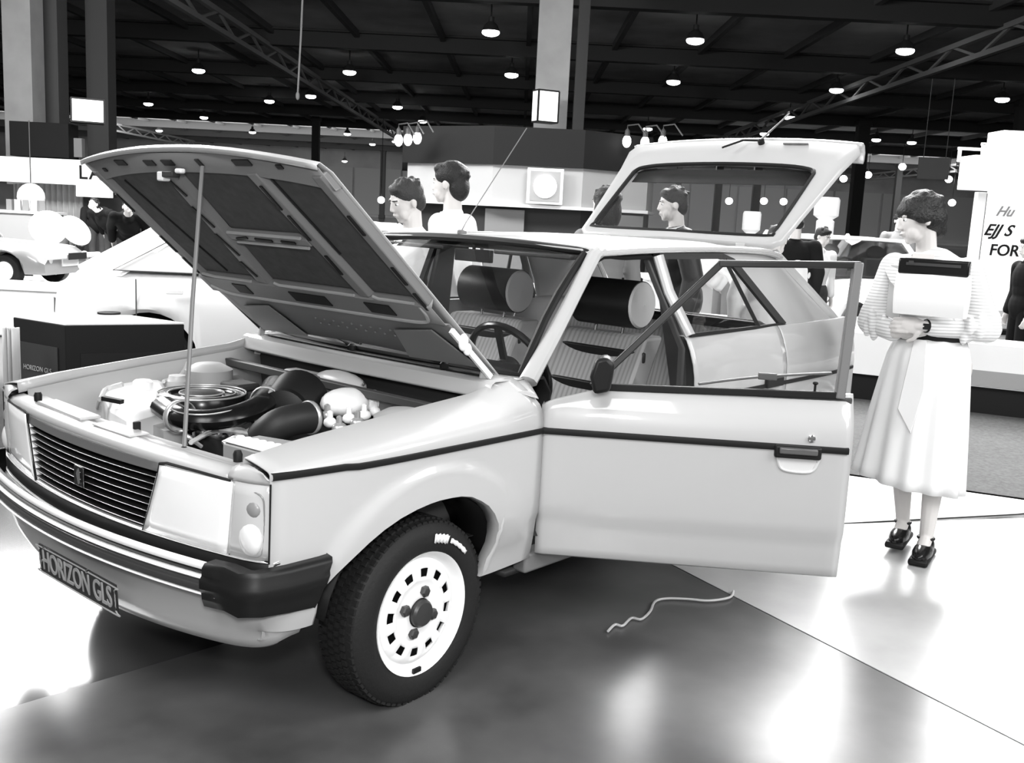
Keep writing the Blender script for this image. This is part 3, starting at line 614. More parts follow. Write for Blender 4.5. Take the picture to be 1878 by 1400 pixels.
# bumper
bp = empty('front_bumper', (0, 0, 0), 0, car)
BB = M('bumper_bright', .9, .25, coat=.6)
nose_strip('chrome_bar', .538, .560, .072, BB, .70, bp, .022); nose_strip('rubber_band', .528, .540, .074, BLACK, .70, bp)
nose_strip('chrome_edge', .514, .528, .080, BB, .70, bp); nose_strip('dark_reflection_band', .482, .514, .080, M('bumper_dark_reflection', .16, .2, metal=.8), .70, bp)  # dark reflection in the lower chrome face is put into its colour
nose_strip('chrome_edge', .474, .482, .080, BB, .70, bp)
bb = MB(); rows = []
for k in range(29):
    y = -.72+1.44*k/28; x = Xf(y)+.07; rows.append([V((x-.03, y, .53)), V((x-.03, y, .48)), V((x, y, .476))])
bb.grid(rows); bb.build('bumper_core', BLACK, bp, solid=.003)
for s in (1, -1):
    bb = MB(); path = [V((Xf(.66)+.085, s*.66, 0)), V((Xf(.72)+.080, s*.72, 0)), V((.645, s*.785, 0)), V((.60, s*.822, 0)), V((.52, s*.838, 0)), V((.42, s*.842, 0)), V((.385, s*.840, 0)), V((.378, s*.80, 0))]
    rows = []
    for i, p in enumerate(path):
        fz = i/len(path); zb = .447 if i < 4 else .447-.004*(i-3)
        tpr = 0 if i < 6 else .0
        inn = V((-.04, 0, 0)) if i < 3 else V((0, -s*.03, 0))
        o_ = (V((1, 0, 0)) if i < 2 else V((.6, s*.6, 0)) if i < 4 else V((0, s, 0)))*.008
        bz = zb + (.0 if i < 6 else .0)
        rows.append([p+inn+V((0, 0, zb-.002)), p-o_*.8+V((0, 0, zb)), p+V((0, 0, zb+.02)), p+o_*.2+V((0, 0, .485)), p+o_+V((0, 0, .497)), p+o_+V((0, 0, .520)), p+o_*.1+V((0, 0, .53)), p+V((0, 0, .55)), p-o_+V((0, 0, .562)), p+inn+V((0, 0, .565))])
    for r_ in rows[-3:]:
        for q_ in r_: q_.x += .055*(1-(q_.z-.44)/.125)*(1 if r_ is not rows[-3] else .5)
    bb.grid(rows); bb.build('bumper_end', M('bumper_black', .008, .42, spec=.3), bp, solid=.004, ang=50)
# number plate
pw, ph, pzc, px_ = .470, .095, .366, .705
npl = empty('number_plate', (px_, .066, pzc), 0, bp); npl.rotation_euler = (0, radians(4), 0)
bb = MB(); bb.box((0, 0, 0), (.006, pw, ph)); bb.build('plate_base', M('plate_grey', .022, .4, spec=.3), npl, bevel=.002)
bb = MB(); hw, hh = pw/2-.006, ph/2-.006
bb.tube(catmull([(.004, hw-.012, hh), (.004, hw, hh-.012), (.004, hw, -hh+.012), (.004, hw-.012, -hh), (.004, -hw+.012, -hh), (.004, -hw, -hh+.012), (.004, -hw, hh-.012), (.004, -hw+.012, hh)], 4, True), .0022, 6, closed=True); bb.build('plate_rim', M('plate_letter', .34, .35), npl)
tx = text('plate_lettering', 'HORIZON GLS', M('plate_letter', .34), npl, Matrix.Translation((.0035, 0, 0)) @ Matrix(((0, 0, 1), (1, 0, 0), (0, 1, 0))).to_4x4(), .088, .002, spacing=.98, bold=.001)
tx.scale = (.74, 1, 1)
for y_, z_ in ((-.19, .046), (.08, .046), (-.21, .0)):
    bb = MB(); bb.lathe([(.006, 0), (.005, .006), (.001, .007)], (.003, y_, z_), (1, 0, 0), 10); bb.build('bolt', CHROME, npl)
# valance below the bumper, wrapping to the front wings
half = [V((Xf(.05*k), .05*k, 0)) for k in range(13)]+[V((.578, .675, 0)), V((.556, .735, 0)), V((.525, .778, 0)), V((.49, .797, 0)), V((.452, .803, 0)), V((.428, .803, 0))]
path = [V((p.x, -p.y, 0)) for p in half[:0:-1]]+half; path = catmull(path, 3)
bb = MB(); rows = []
for i, p in enumerate(path):
    t_ = (path[min(i+1, len(path)-1)]-path[max(i-1, 0)]).normalized(); n_ = V((t_.y, -t_.x, 0)); zb = .272+.035*min(1, abs(p.y)/.8)**2+.035*sstep(.60, .46, p.x)+.06*sstep(.455, .425, p.x)
    rows.append([p+n_*o+V((0, 0, z)) for o, z in ((-.03, .53), (.018, .49), (.024, .45), (.018, .415), (.006, .378), (-.002, zb+.06), (-.008, zb+.038), (-.024, zb+.010), (-.045, zb), (-.10, zb+.01))])
bb.grid(rows); bb.build('front_valance', PAINT, car, solid=.003, ang=40)

# ---------------- bonnet (open) : s along from the hinge, y across, n outwards
bh = V((-.44, 0, .95)); bth = atan2(.65, .76); BA = V((cos(bth), 0, sin(bth))); BN = V((-sin(bth), 0, cos(bth)))
def BP(s, y, off=0.): return bh+BA*s+V((0, y, 0))+BN*off
bon = empty('bonnet', bh, 0, car)
def bbuild(b, name, mat, **k): b.v = [p-bh for p in b.v]; return b.build(name, mat, bon, **k)
def beach(b, name, mat, **k): b.v = [p-bh for p in b.v]; return b.each(name, mat, bon, **k)
def bsurf(s, y):   # crown of the skin
    return .030*(1-(y/.68)**2)-.030*sstep(.94, 1.05, s)-.006*(1-s)
def tip(y): return 1.045-.06*(abs(y)/.67)**2.4
def rear(y): return .03-.045*(abs(y)/.67)**2+.02
b = MB(); rows = []
for k in range(29):
    y = -.624+1.286*k/28; row = []
    for j in range(21):
        s = lerp(rear(y), tip(y), j/20); row.append(BP(s, y, bsurf(s, y)))
    row.append(BP(tip(y)+.004, y, bsurf(tip(y), y)-.014)); row.append(BP(tip(y)-.008, y, bsurf(tip(y), y)-.022))
    rows.append(row)
b.grid(rows); bbuild(b, 'bonnet_skin', PAINT, solid=.003, ang=60)
# inner pressing: outline ring + ribs with pads recessed between them
zi = -.026
def quadstrip(b, pts, off, th):
    b.prism([BP(s, y, off) for s, y in pts], BN*th)
b = MB()
def bar2(b, p, q, wd, h0=-.030, h1=-.006):
    p = V((p[0], p[1], 0)); q = V((q[0], q[1], 0)); d = (q-p).normalized(); n_ = V((-d.y, d.x, 0))
    A_ = [p+n_*wd/2, q+n_*wd/2, q-n_*wd/2, p-n_*wd/2]; B_ = [p+n_*wd*.3, q+n_*wd*.3, q-n_*wd*.3, p-n_*wd*.3]
    vs = [BP(k.x, k.y, h1) for k in A_]+[BP(k.x, k.y, h0) for k in B_]
    b.add(vs, [(0, 1, 2, 3), (7, 6, 5, 4)]+[(i, 4+i, 4+(i+1) % 4, (i+1) % 4) for i in range(4)])
# front and rear cross members (broad), edge rails
def sheet(b, f0, f1, off0, off1, n=24, ys_=(-.616, .655)):
    rows = []
    for k in range(n+1):
        y = lerp(ys_[0], ys_[1], k/n); rows.append([BP(f0(y), y, off0), BP(f1(y), y, off1)])
    b.grid(rows)
sheet(b, lambda y: tip(y)-.012, lambda y: .955-.05*(abs(y)/.6)**2.5, -.022, -.026); sheet(b, lambda y: .955-.05*(abs(y)/.6)**2.5, lambda y: .945-.05*(abs(y)/.6)**2.5, -.026, -.004)
sheet(b, lambda y: rear(y)+.012, lambda y: .30, -.010, -.022); sheet(b, lambda y: .30, lambda y: .31, -.022, -.034); sheet(b, lambda y: .31, lambda y: .395, -.034, -.034); sheet(b, lambda y: .395, lambda y: .41, -.034, -.006)
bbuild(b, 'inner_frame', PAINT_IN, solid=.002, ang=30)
RB = M('bonnet_inner_bright', .36, .4)
b = MB()
for p, q, w_ in (((.95, -.590), (.40, -.590), .05), ((.95, .625), (.40, .625), .06), ((.955, -.115), (.40, -.20), .10), ((.955, .335), (.40, .352), .075), ((.655, -.12), (.655, .31), .05)):
    bar2(b, p, q, w_)
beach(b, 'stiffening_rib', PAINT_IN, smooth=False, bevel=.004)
b = MB()
for pts in ([(.412, -.57), (.402, -.50), (.402, -.27)], [(.412, -.12), (.402, -.10), (.402, .30)], [(.412, .40), (.402, .42), (.402, .58)], [(.632, -.09), (.632, .29)], [(.678, -.10), (.678, .29)]):
    b.tube([BP(s, y, -.030) for s, y in pts], .0055, 6)
b.tube(catmull([BP(.345, -.585, -.034), BP(.31, -.50, -.034), BP(.305, -.3, -.034), BP(.305, .0, -.034), BP(.305, .3, -.034), BP(.31, .55, -.034), BP(.345, .60, -.034), BP(.39, .60, -.03)], 6), .007, 6)
beach(b, 'pressed_edge', RB)
for pts in ([(.925, -.545), (.94, -.35), (.945, -.165), (.42, -.235), (.415, -.565), (.60, -.57)], [(.95, -.055), (.955, .285), (.685, .30), (.685, -.085)], [(.628, -.105), (.628, .30), (.418, .305), (.418, -.14)], [(.955, .385), (.935, .555), (.87, .59), (.418, .59), (.418, .395)]):
    b = MB(); b.prism([BP(s, y, -.010) for s, y in pts], BN*-.004); bbuild(b, 'sound_pad', PAD, smooth=False)
b = MB()
def slot(s, y, ls_, wy, off=-.0325, rot=0.): 
    m = Matrix((BA, V((0, 1, 0)), BN)).transposed(); b.box(BP(s, y, off), (ls_, wy, .004), m @ Matrix.Rotation(rot, 3, 'Z'))
for s, y, l_, w_ in ((.90, -.135, .10, .012), (.75, -.155, .10, .012), (.61, -.175, .11, .012), (.48, -.195, .08, .012), (.86, .335, .10, .012), (.73, .340, .11, .012), (.56, .345, .09, .012), (.655, -.04, .010, .07), (.655, .08, .010, .09), (.655, .21, .010, .07)): slot(s, y, l_, w_, rot=-.15 if y < 0 else .03)
for s, y, l_, w_ in ((.353, -.37, .05, .085), (.353, .03, .05, .20), (.353, .39, .05, .12)): slot(s, y, l_, w_, -.0355)
for s, y, l_, w_ in ((.995, -.345, .022, .06), (.995, -.165, .022, .055), (.997, -.055, .022, .06), (.998, .12, .028, .02), (1.0, .34, .022, .08), (.985, .50, .015, .025), (.96, -.50, .014, .02)): slot(s, y, l_, w_, -.0275)
for s in (.80, .58, .46): slot(s, -.590, .09, .012); slot(s-.04, .628, .08, .012)
beach(b, 'slot', BLACK, smooth=False)
b = MB(); b.tube([BP(.90, -.47, -.016), BP(.43, -.40, -.016)], .004, 6); b.tube([BP(.93, .39, -.016), BP(.60, .40, -.016)], .004, 6); beach(b, 'cable', BLACK)
b = MB(); b.box(BP(.955, -.115, -.045), (.03, .035, .03)); b.box(BP(.975, .0, -.04), (.02, .035, .015)); beach(b, 'latch_block', WHITE, bevel=.005)
b = MB(); b.box(BP(.965, -.06, -.045), (.03, .06, .02)); bbuild(b, 'latch', DGREY, bevel=.004)
b = MB()
for i in range(9):
    for j in range(2): b.lathe([(.006, 0), (.001, -.004)], BP(.17+.03*j, -.1+.05*i, -.017), BN, 8)
bbuild(b, 'dimple_row', PAINT_IN, smooth=False)['kind'] = 'stuff'
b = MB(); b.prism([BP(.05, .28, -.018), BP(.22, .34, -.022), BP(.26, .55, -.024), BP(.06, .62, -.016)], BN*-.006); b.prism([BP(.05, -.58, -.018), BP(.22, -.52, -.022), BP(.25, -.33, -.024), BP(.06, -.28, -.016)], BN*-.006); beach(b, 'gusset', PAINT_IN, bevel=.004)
b = MB(); b.tube([BP(s, -.624, -.010) for s in (.02, .5, .97)], .007, 6); bbuild(b, 'edge_seal', BLACK)
b = MB(); b.bar(BP(.28, .655, -.03), BP(.03, .655, -.03), .012, .018); b.ell(BP(.22, .665, -.03), (.02, .012, .028)); b.ell(BP(.19, .665, -.035), (.016, .012, .02)); bbuild(b, 'hinge_grip', WHITE)
# stay rod and hinges
q0 = pz(338, 820, .79); q1 = BP(.985, P(392, 295, 'x', .29).y, -.03)
b = MB(); b.tube([q0, q0.lerp(q1, .5)+V((.004, 0, 0)), q1], .0062, 8); b.build('bonnet_stay', M('stay_grey', .17, .4), car)
b = MB(); b.tube([q0+V((0, 0, .0)), q0+V((.004, .002, -.03))], .009, 8); b.build('stay_grommet', BLACK, car)
for s in (1, -1):
    b = MB(); b.bar((-.385, s*.615, .86), (-.415, s*.615, .985), .010, .026, V((1, 0, 0))); b.lathe([(.012, -.012), (.012, .012)], (-.412, s*.615, .975), (0, 1, 0), 10); b.build('bonnet_hinge', PAINT, car, bevel=.002)

# ---------------- cowl, screen, wipers
b = MB(); rows = []
for k in range(25):
    y = -.69+1.38*k/24; c = 1-(y/.69)**2
    rows.append([V((-.352+.02*c, y, .882)), V((-.350+.02*c, y, .890)), V((-.368+.02*c, y, .93)), V((-.385+.02*c, y, .938)), V((-.50+.03*c, y, .935)), V((-.545+.05*c, y, .937))])
b.grid(rows); b.build('cowl_panel', PAINT, car, solid=.004, ang=40)
b = MB(); rows = []
for k in range(13):
    y = -.60+1.2*k/12; c = 1-(y/.69)**2; rows.append([V((-.41+.02*c, y, .941)), V((-.485+.03*c, y, .939))])
b.grid(rows); b.build('cowl_grille', BLACK, car, solid=.002, soff=1)
for s in (1, -1):
    b = MB(); rows = []
    for k in range(9):
        t = k/8; xr = lerp(-.372, -.475, t)       # outer ends lie on the wing, inner ends on the cowl
        pin = V((lerp(-.365, -.56, t), s*.655, lerp(.925, .938, t))); pout = V((lerp(-.40, -.474, t), s*lerp(.700, .800, t), lerp(.918, .890, t)))
        rows.append([pin.lerp(pout, q)+V((0, 0, .006*sin(pi*q))) for q in (0, .25, .5, .75, 1)])
    b.grid(rows); b.build('wing_corner', PAINT, car, solid=.003)
SB = [V((-.545, -.66, .938)), V((-.475, -.35, .945)), V((-.455, 0, .947)), V((-.475, .35, .945)), V((-.545, .66, .938))]
STp = [V((-1.005, -.555, 1.348)), V((-.975, -.28, 1.362)), V((-.968, 0, 1.366)), V((-.975, .28, 1.362)), V((-1.005, .555, 1.348))]
sb = catmull(SB, 5); st = catmull(STp, 5)
b = MB(); b.grid([[a_.lerp(c_, t)+V((.035, 0, .03))*sin(pi*t)*.6 for t in (0, .2, .4, .6, .8, 1)] for a_, c_ in zip(sb, st)]); ws = b.build('windscreen', GLASS, car)
b = MB(); loop = catmull(SB[0:1]+SB[1:4]+SB[4:], 5)+[SB[4].lerp(STp[4], t)+V((.035, 0, .03))*sin(pi*t)*.6 for t in (.2, .4, .6, .8)]+catmull(STp[::-1], 5)+[STp[0].lerp(SB[0], t)+V((.035, 0, .03))*sin(pi*t)*.6 for t in (.2, .4, .6, .8)]
b.tube(loop, .015, 8, closed=True); b.build('screen_rubber', BLACK, car)
for y0, y1, xo in ((-.10, -.62, 0), (.40, -.12, .01)):
    b = MB(); p0 = V((-.43+xo, y0+.02, .955)); p1 = V((-.50+xo, (y0+y1)/2, .985)); p2 = V((-.56, y1, 1.0))
    b.tube([p0, V((-.44+xo, y0-.04, .97)), p1], .006, 6); b.lathe([(.016, 0), (.016, .02), (.006, .028)], (p0.x, p0.y, .938), n=10); wi = b.build('wiper_arm', BLACK, car)
    b = MB(); b.bar(p1+V((-.01, .24, -.028)), p1+V((-.04, -.22, .012)), .008, .012); b.build('wiper_blade', BLACK, wi)

# ---------------- greenhouse
for s in (1, -1):
    pts = [V((-.535, s*.700, .925)), V((-.70, s*.668, 1.07)), V((-.86, s*.632, 1.215)), V((-1.00, s*.596, 1.335)), V((-1.05, s*.590, 1.352))]
    b = MB(); b.tube(pts, [.034, .030, .028, .028, .028], 10, flat=.75); b.build('front_pillar', PAINT, car)
    b = MB(); pts = [V((-1.02, s*.598, 1.347)), V((-1.4, s*.607, 1.362)), V((-1.9, s*.604, 1.366)), V((-2.3, s*.590, 1.358)), V((-2.52, s*.570, 1.335))]
    b.tube(catmull(pts, 4), .020, 10, flat=.8); b.build('roof_rail', PAINT, car)
    b = MB(); pts = [p+V((0, s*.019, -.006)) for p in pts]; b.tube(catmull(pts, 4), .006, 6); b.build('drip_moulding', M('bright_strip', .75), car)
    # door surrounds below the rail (dark seals)
    b = MB(); b.tube(catmull([V((-.60, s*.69, .96)), V((-.80, s*.650, 1.135)), V((-1.02, s*.590, 1.318)), V((-1.2, s*.594, 1.330)), V((-1.37, s*.597, 1.333))], 4), .012, 6); b.build('door_seal', BLACK, car)
    b = MB(); b.prism([V((-1.365, s*.585, 1.335)), V((-1.46, s*.585, 1.335)), V((-1.55, s*.745, .98)), V((-1.55, s*.76, .36)), V((-1.43, s*.76, .36)), V((-1.43, s*.745, .98))], (0, -s*.03, 0)); b.build('centre_pillar', M('pillar_dark', .06, .5), car, bevel=.006)
# roof panel with pressed ribs and dark headlining
def roof_z(x, y): return 1.366+.028*(1-(y/.6)**2)*(.55+.45*sin(pi*min(1, max(0, (-.97-x)/1.5))))-.02*sstep(-2.2, -2.52, x)+(.004 if abs(abs(y)-.3) < .05 and -2.3 < x < -1.2 else 0)
b = MB(); rows = []
for k in range(31):
    x = -.955-1.53*k/30; row = []
    for j in range(29):
        y = -.585+1.17*j/28; xx = x-(.035*(y/.585)**2 if k < 3 else 0); row.append(V((xx, y, roof_z(x, y)-(.012 if abs(y) > .57 else 0)-(.012 if k == 0 else 0))))
    rows.append(row)
b.grid(rows); b.build('roof_panel', PAINT, car, solid=.006, ang=60)
b = MB(); b.grid([[V((x, y, 1.335)) for y in (-.57, .57)] for x in (-1.0, -2.45)]); b.build('headlining', DGREY, car, solid=.005)
b = MB(); b.lathe([(.02, 0), (.02, .012), (.014, .016)], (-1.02, -.10, roof_z(-1.02, -.1)), n=12); b.build('aerial_base', M('stay_grey', .17), car)
q = V((-1.02, -.10, roof_z(-1.02, -.1)+.016))
q2 = CAM+ray(966, 235)*((V((-1.45, 0, 0))-V((CAM.x, 0, 0))).x/ray(966, 235).x)
b = MB(); b.tube([q, q+V((-.01, .01, .03)), q2], .0022, 6); b.build('aerial', M('stay_grey', .17), car)

def side_panel(name, x0, x1, s, z0f, belt, mat=PAINT, arch=None, n=28, parent=car):
    b = MB(); rows = []
    for k in range(n+1):
        x = lerp(x0, x1, k/n); zb = z0f(x)
        row = [V((x, s*(side_y(x, zb)-.04), zb)), V((x, s*(side_y(x, zb)-.006), zb))]
        for j in range(11): z = lerp(zb+.003, .79, j/10); row.append(V((x, s*side_y(x, z), z)))
        bz = belt(x)
        for f_, dy in ((.15, .0), (.35, .004), (.55, .014), (.78, .034), (.93, .052), (1, .066), (1.0, .09)): row.append(V((x, s*(Wd(x)-dy), lerp(.79, bz, f_))))
        rows.append(row)
    b.grid(rows); return b.build(name, mat, parent, solid=.004, ang=50)
def arch_z(x, cx=-2.52, base=.35):
    d = .36**2-(x-cx)**2
    return max(base, .28+sqrt(d)) if d > 0 else base
belt = lambda x: interp([(-1.4, 1.035), (-2.2, 1.030), (-2.7, 1.0), (-3.2, .93)], x)
for s in (1, -1):
    rd = side_panel('rear_door', -1.405, -2.19, s, lambda x: arch_z(x) if x < -2.15 else .35, belt, n=20)
    side_panel('rear_quarter', -2.198, -3.03, s, lambda x: arch_z(x), belt, n=60)
    strip_side('side_strip', -1.40, -3.0, s)
    # rear door window frame, glass, divider
    fr = [V((-1.40, s*.607, 1.338)), V((-1.90, s*.604, 1.338)), V((-1.99, s*.612, 1.315)), V((-2.20, s*.70, 1.12)), V((-2.27, s*.745, 1.035)), V((-1.43, s*.765, 1.035))]
    b = MB()
    b.bar(fr[0], fr[1], .03, .026); b.bar(fr[1], fr[2], .03, .024); b.bar(fr[2], fr[4], .028, .028)
    b.build('window_frame', M('frame_black', .03, .4), rd)
    b = MB(); b.tube([fr[0]+V((0, s*.008, 0)), V((-1.418, s*.665, 1.2)), fr[5]+V((0, s*.005, 0))], .030, 10, flat=.55, up=V((0, 1, 0))); b.build('door_post', PAINT, rd)
    b = MB(); b.add([p-V((0, s*.006, 0)) for p in fr], [(0, 1, 2, 3, 4, 5)]); b.build('window_glass', GLASS, rd, smooth=False)
    b = MB(); b.bar(V((-1.93, s*.612, 1.325)), V((-2.03, s*.752, 1.035)), .014, .016); b.bar(fr[5]+V((0, s*.004, .002)), fr[4]+V((0, s*.004, .002)), .014, .014); b.build('window_divider', BLACK, rd)
    b = MB(); b.box((-2.06, s*.835, .80), (.15, .02, .04)); b.build('door_handle', BLACK, rd, bevel=.005)
    # rear pillar
    b = MB(); Q = [V((-1.93, s*.602, 1.35)), V((-2.30, s*.590, 1.35)), V((-2.52, s*.565, 1.325)), V((-2.98, s*.715, .985)), V((-2.50, s*.758, 1.028)), V((-2.30, s*.755, 1.032)), V((-2.21, s*.70, 1.125)), V((-2.02, s*.618, 1.31))]
    b.prism(Q, (0, -s*.03, 0)); b.build('rear_pillar', PAINT, car, bevel=.008)
    b = MB(); b.tube(catmull([V((-2.50, s*.555, 1.345)), V((-2.62, s*.60, 1.25)), V((-2.80, s*.655, 1.12)), V((-2.99, s*.70, .98)), V((-3.04, s*.70, .85)), V((-3.05, s*.68, .62))], 4), .028, 8); b.build('hatch_aperture', PAINT, car)
    b = MB(); b.box((-1.32, s*.755, .325), (1.70, .06, .07)); b.build('sill', M('sill_paint', .18, .5), car, bevel=.01)
b = MB(); b.box((-3.05, 0, .55), (.10, 1.42, .30)); b.box((-3.10, 0, .40), (.1, 1.4, .15)); b.build('rear_panel', PAINT, car, bevel=.02)
b = MB(); b.box((-3.11, 0, .50), (.10, 1.50, .13)); b.build('rear_bumper', BLACK, car, bevel=.02)
for s in (1, -1): b = MB(); b.box((-3.09, s*.62, .68), (.06, .26, .13)); b.build('tail_lamp', M('tail_lamp_red', .12, .2), car, bevel=.01)
b = MB(); b.grid([[V((x, y, .30)) for y in (-.74, .74)] for x in (-.42, -3.0)]); b.build('floor_pan', DGREY, car, solid=.02)
b = MB(); b.grid([[V((x, y, .26)) for y in (-.5, .5)] for x in (.5, -.42)]); b.build('under_tray', BLACK, car, solid=.01)
b = MB(); b.tube([(-.45, .25, .24), (-1.2, .3, .22), (-2.0, .28, .22), (-2.8, .3, .24)], .025, 10); b.build('exhaust_pipe', DGREY, car)

# ---------------- right-hand front door (closed)
rdr = side_panel('front_door', -.482, -1.398, -1, lambda x: .35, lambda x: interp([(-.48, .92), (-.7, .95), (-1.4, 1.03)], x), n=20)
b = MB(); b.bar((-.66, -.74, .97), (-1.03, -.615, 1.335), .03, .03); b.bar((-1.03, -.607, 1.34), (-1.39, -.607, 1.34), .03, .03); b.bar((-1.385, -.607, 1.34), (-1.40, -.76, 1.03), .035, .03); b.bar((-.64, -.76, .955), (-1.40, -.765, 1.03), .02, .02); b.build('window_frame', M('frame_black', .03), rdr)
b = MB(); b.add([V((-.66, -.745, .96)), V((-1.03, -.605, 1.335)), V((-1.38, -.605, 1.335)), V((-1.39, -.76, 1.03))], [(0, 1, 2, 3)]); b.build('window_glass', GLASS, rdr, smooth=False)

# ---------------- left front door, swung open
dth = radians(54.5)
DL = .985
door = empty('front_door', (-.470, .818, 0), -dth, car)
def dprof(z):   # outward offset of the skin
    o = 0
    if z < .62: o -= .026*((.62-z)/.3)**2
    o -= .010*sstep(.51, .495, z)
    if z > .79: o -= interp([(.79, 0), (.83, .002), (.87, .012), (.91, .032), (.95, .060)], z)
    return o
def dtop(s): return interp([(0, .868), (.035, .885), (.20, .930), (.6, .942), (DL, .958)], s)
b = MB(); rows = []
for k in range(41):
    s = DL*k/40; row = []
    zb = .360-.0*s; e = .006*(1-sstep(0, .02, s))+.006*sstep(DL-.02, DL, s)
    row.append(V((-s, -.045, zb+.003))); row.append(V((-s, dprof(zb)-.006-e, zb)))
    for j in range(21):
        z = lerp(zb+.006, dtop(s), j/20); row.append(V((-s, dprof(z)-e, z)))
    row.append(V((-s, dprof(dtop(s))-.012, dtop(s)+.004)))
    rows.append(row)
b.grid(rows); b.build('door_skin', PAINT, door, solid=.003, ang=60)
b = MB(); b.prism([V((-.004, -.05, .37)), V((-DL+.004, -.05, .37)), V((-DL+.004, -.05, .95)), V((-.20, -.05, .925)), V((-.02, -.05, .87))], (0, -.035, 0)); b.build('door_trim', M('door_card', .05, .7), door, bevel=.005)
for s0 in (0.004, DL-.004): b = MB(); b.grid([[V((-s0, dprof(z)-.008, z)), V((-s0, -.08, z))] for z in (.37, .5, .65, .79, .87 if s0 < .5 else .945)]); b.build('door_edge', PAINT, door, solid=.003)
b = MB(); rows = []
for k in range(13):
    s = lerp(.004, DL-.012, k/12); rows.append([V((-s, -.003, .777)), V((-s, .007, .779)), V((-s, .009, .788)), V((-s, .007, .797)), V((-s, -.003, .799))])
b.grid(rows); b.build('side_strip', BLACK, door, ang=60)
FRM = M('frame_dark', .02, .3)
F = [V((-.155, -.052, .935)), V((-.545, -.105, 1.352)), V((-.968, -.110, 1.368)), V((-.962, -.105, 1.30)), V((-.940, -.055, .955))]
b = MB(); b.bar(F[0], F[1], .022, .026, V((0, 1, 0))); b.bar(F[1]+V((.012, 0, -.003)), F[2]+V((-.008, 0, 0)), .022, .030, V((0, 1, 0))); b.build('window_frame', FRM, door, bevel=.004)
b = MB(); b.bar(F[2]+V((0, 0, .006)), F[4]+V((0, 0, -.01)), .030, .036, V((0, 1, 0))); b.build('rear_frame', M('frame_grey', .16, .35), door, bevel=.004)
b = MB(); b.bar((-.16, -.050, .934), (-DL+.03, -.052, .957), .022, .022, V((0, 1, 0))); b.build('waist_seal', BLACK, door, bevel=.003)
b = MB(); b.add([F[0], F[1], F[2], F[4]], [(0, 1, 2, 3)]); b.build('window_glass', GLASS, door, smooth=False)
# mirror
b = MB(); b.prism([V((-.215, .10, .945)), V((-.165, .115, .935)), V((-.150, .12, .99)), V((-.165, .115, 1.045)), V((-.20, .105, 1.055)), V((-.225, .10, 1.03))], (0, -.085, 0)); mi_ = b.build('door_mirror', M('mirror_black', .010, .45, spec=.3), door, bevel=.012)
b = MB(); b.bar((-.19, .05, .965), (-.19, -.04, .945), .05, .03); b.build('mirror_foot', BLACK, mi_)
# handle
b = MB(); b.box((-.815, .012, .777), (.145, .022, .040)); hd = b.build('door_handle', M('mirror_black', .02), door, bevel=.006)
b = MB(); b.box((-.815, .026, .782), (.118, .012, .020)); b.build('handle_flap', M('handle_grey', .10, .3), hd, bevel=.004)
b = MB(); lp = catmull([(-.755, .0035, .757), (-.768, .0035, .722), (-.80, .0035, .712), (-.85, .0035, .712), (-.872, .0035, .724), (-.885, .0035, .757)], 5); b.tube(lp, .0045, 6); b.prism([p+V((0, -.003, 0)) for p in lp], (0, .002, 0)); b.build('finger_recess', M('recess_paint', .66, .35, coat=.6), door)
b = MB(); b.lathe([(.012, -.004), (.012, .006), (.008, .008)], (-.855, .0, .822), (0, 1, 0), 14); b.build('door_lock', CHROME, door)
b = MB(); b.tube([(-.862, -.055, .955), (-.862, -.055, .985)], .004, 8); b.ell((-.862, -.055, .99), (.009, .009, .006)); b.build('lock_button', BLACK, door)
# belt strap lying along the sill inside the window
b = MB(); b.tube(catmull([V((-.50, -.11, .955)), V((-.66, -.115, .985)), V((-.80, -.11, 1.005)), V((-.92, -.10, 1.02))], 5), .011, 6, flat=.4); b.box((-.72, -.112, .994), (.06, .016, .022)); b.build('pull_strap', M('handle_grey', .10), door, bevel=.003)
b = MB(); b.bar((.01, -.05, .75), (-.02, -.05, .75), .05, .05); b.bar((.01, -.05, .45), (-.02, -.05, .45), .05, .05); b.each('door_hinge', DGREY, door)

# ---------------- tailgate (open)
th_ = V((-2.45, 0, 1.385)); TA = V((-cos(radians(40)), 0, sin(radians(40)))); TN = V((sin(radians(40)), 0, cos(radians(40))))
def TP(s, y, off=0.): return th_+TA*s+V((0, y, 0))+TN*off
tg = empty('tailgate', th_, 0, car)
def tbuild(b, name, mat, **k): b.v = [p-th_ for p in b.v]; return b.build(name, mat, tg, **k)
outer = [(0.0, -.56), (.04, -.60), (.20, -.615), (.60, -.665), (.76, -.70), (.815, -.675), (.835, -.45), (.845, 0), (.835, .45), (.815, .675), (.76, .70), (.60, .665), (.20, .615), (.04, .60), (0.0, .56), (-.005, 0)]
inner = [(.06, -.50), (.09, -.535), (.20, -.542), (.50, -.545), (.565, -.54), (.595, -.50), (.615, -.35), (.622, 0), (.615, .35), (.595, .50), (.565, .54), (.50, .545), (.20, .542), (.09, .535), (.06, .50), (.05, 0)]
b = MB()
def crown(s, y): return .018*(1-(y/.7)**2)
rows = [[TP(s, y, crown(s, y)-.008) for s, y in outer], [TP(s*.98+.003, y*.985, crown(s, y)) for s, y in outer], [TP(lerp(s0, s1, .5), lerp(y0, y1, .5), crown(0, y0)+.002) for (s0, y0), (s1, y1) in zip(outer, inner)], [TP(s, y, crown(s, y)-.002) for s, y in inner], [TP(s, y, crown(s, y)-.02) for s, y in inner]]
rows.append([TP(lerp(s0, s1, .5), lerp(y0, y1, .5), -.035) for (s0, y0), (s1, y1) in zip(outer, inner)]); rows.append([TP(s, y, crown(s, y)-.03) for s, y in outer])
b.grid(rows, cu=True, cv=True); tbuild(b, 'tailgate_frame', PAINT, ang=50)
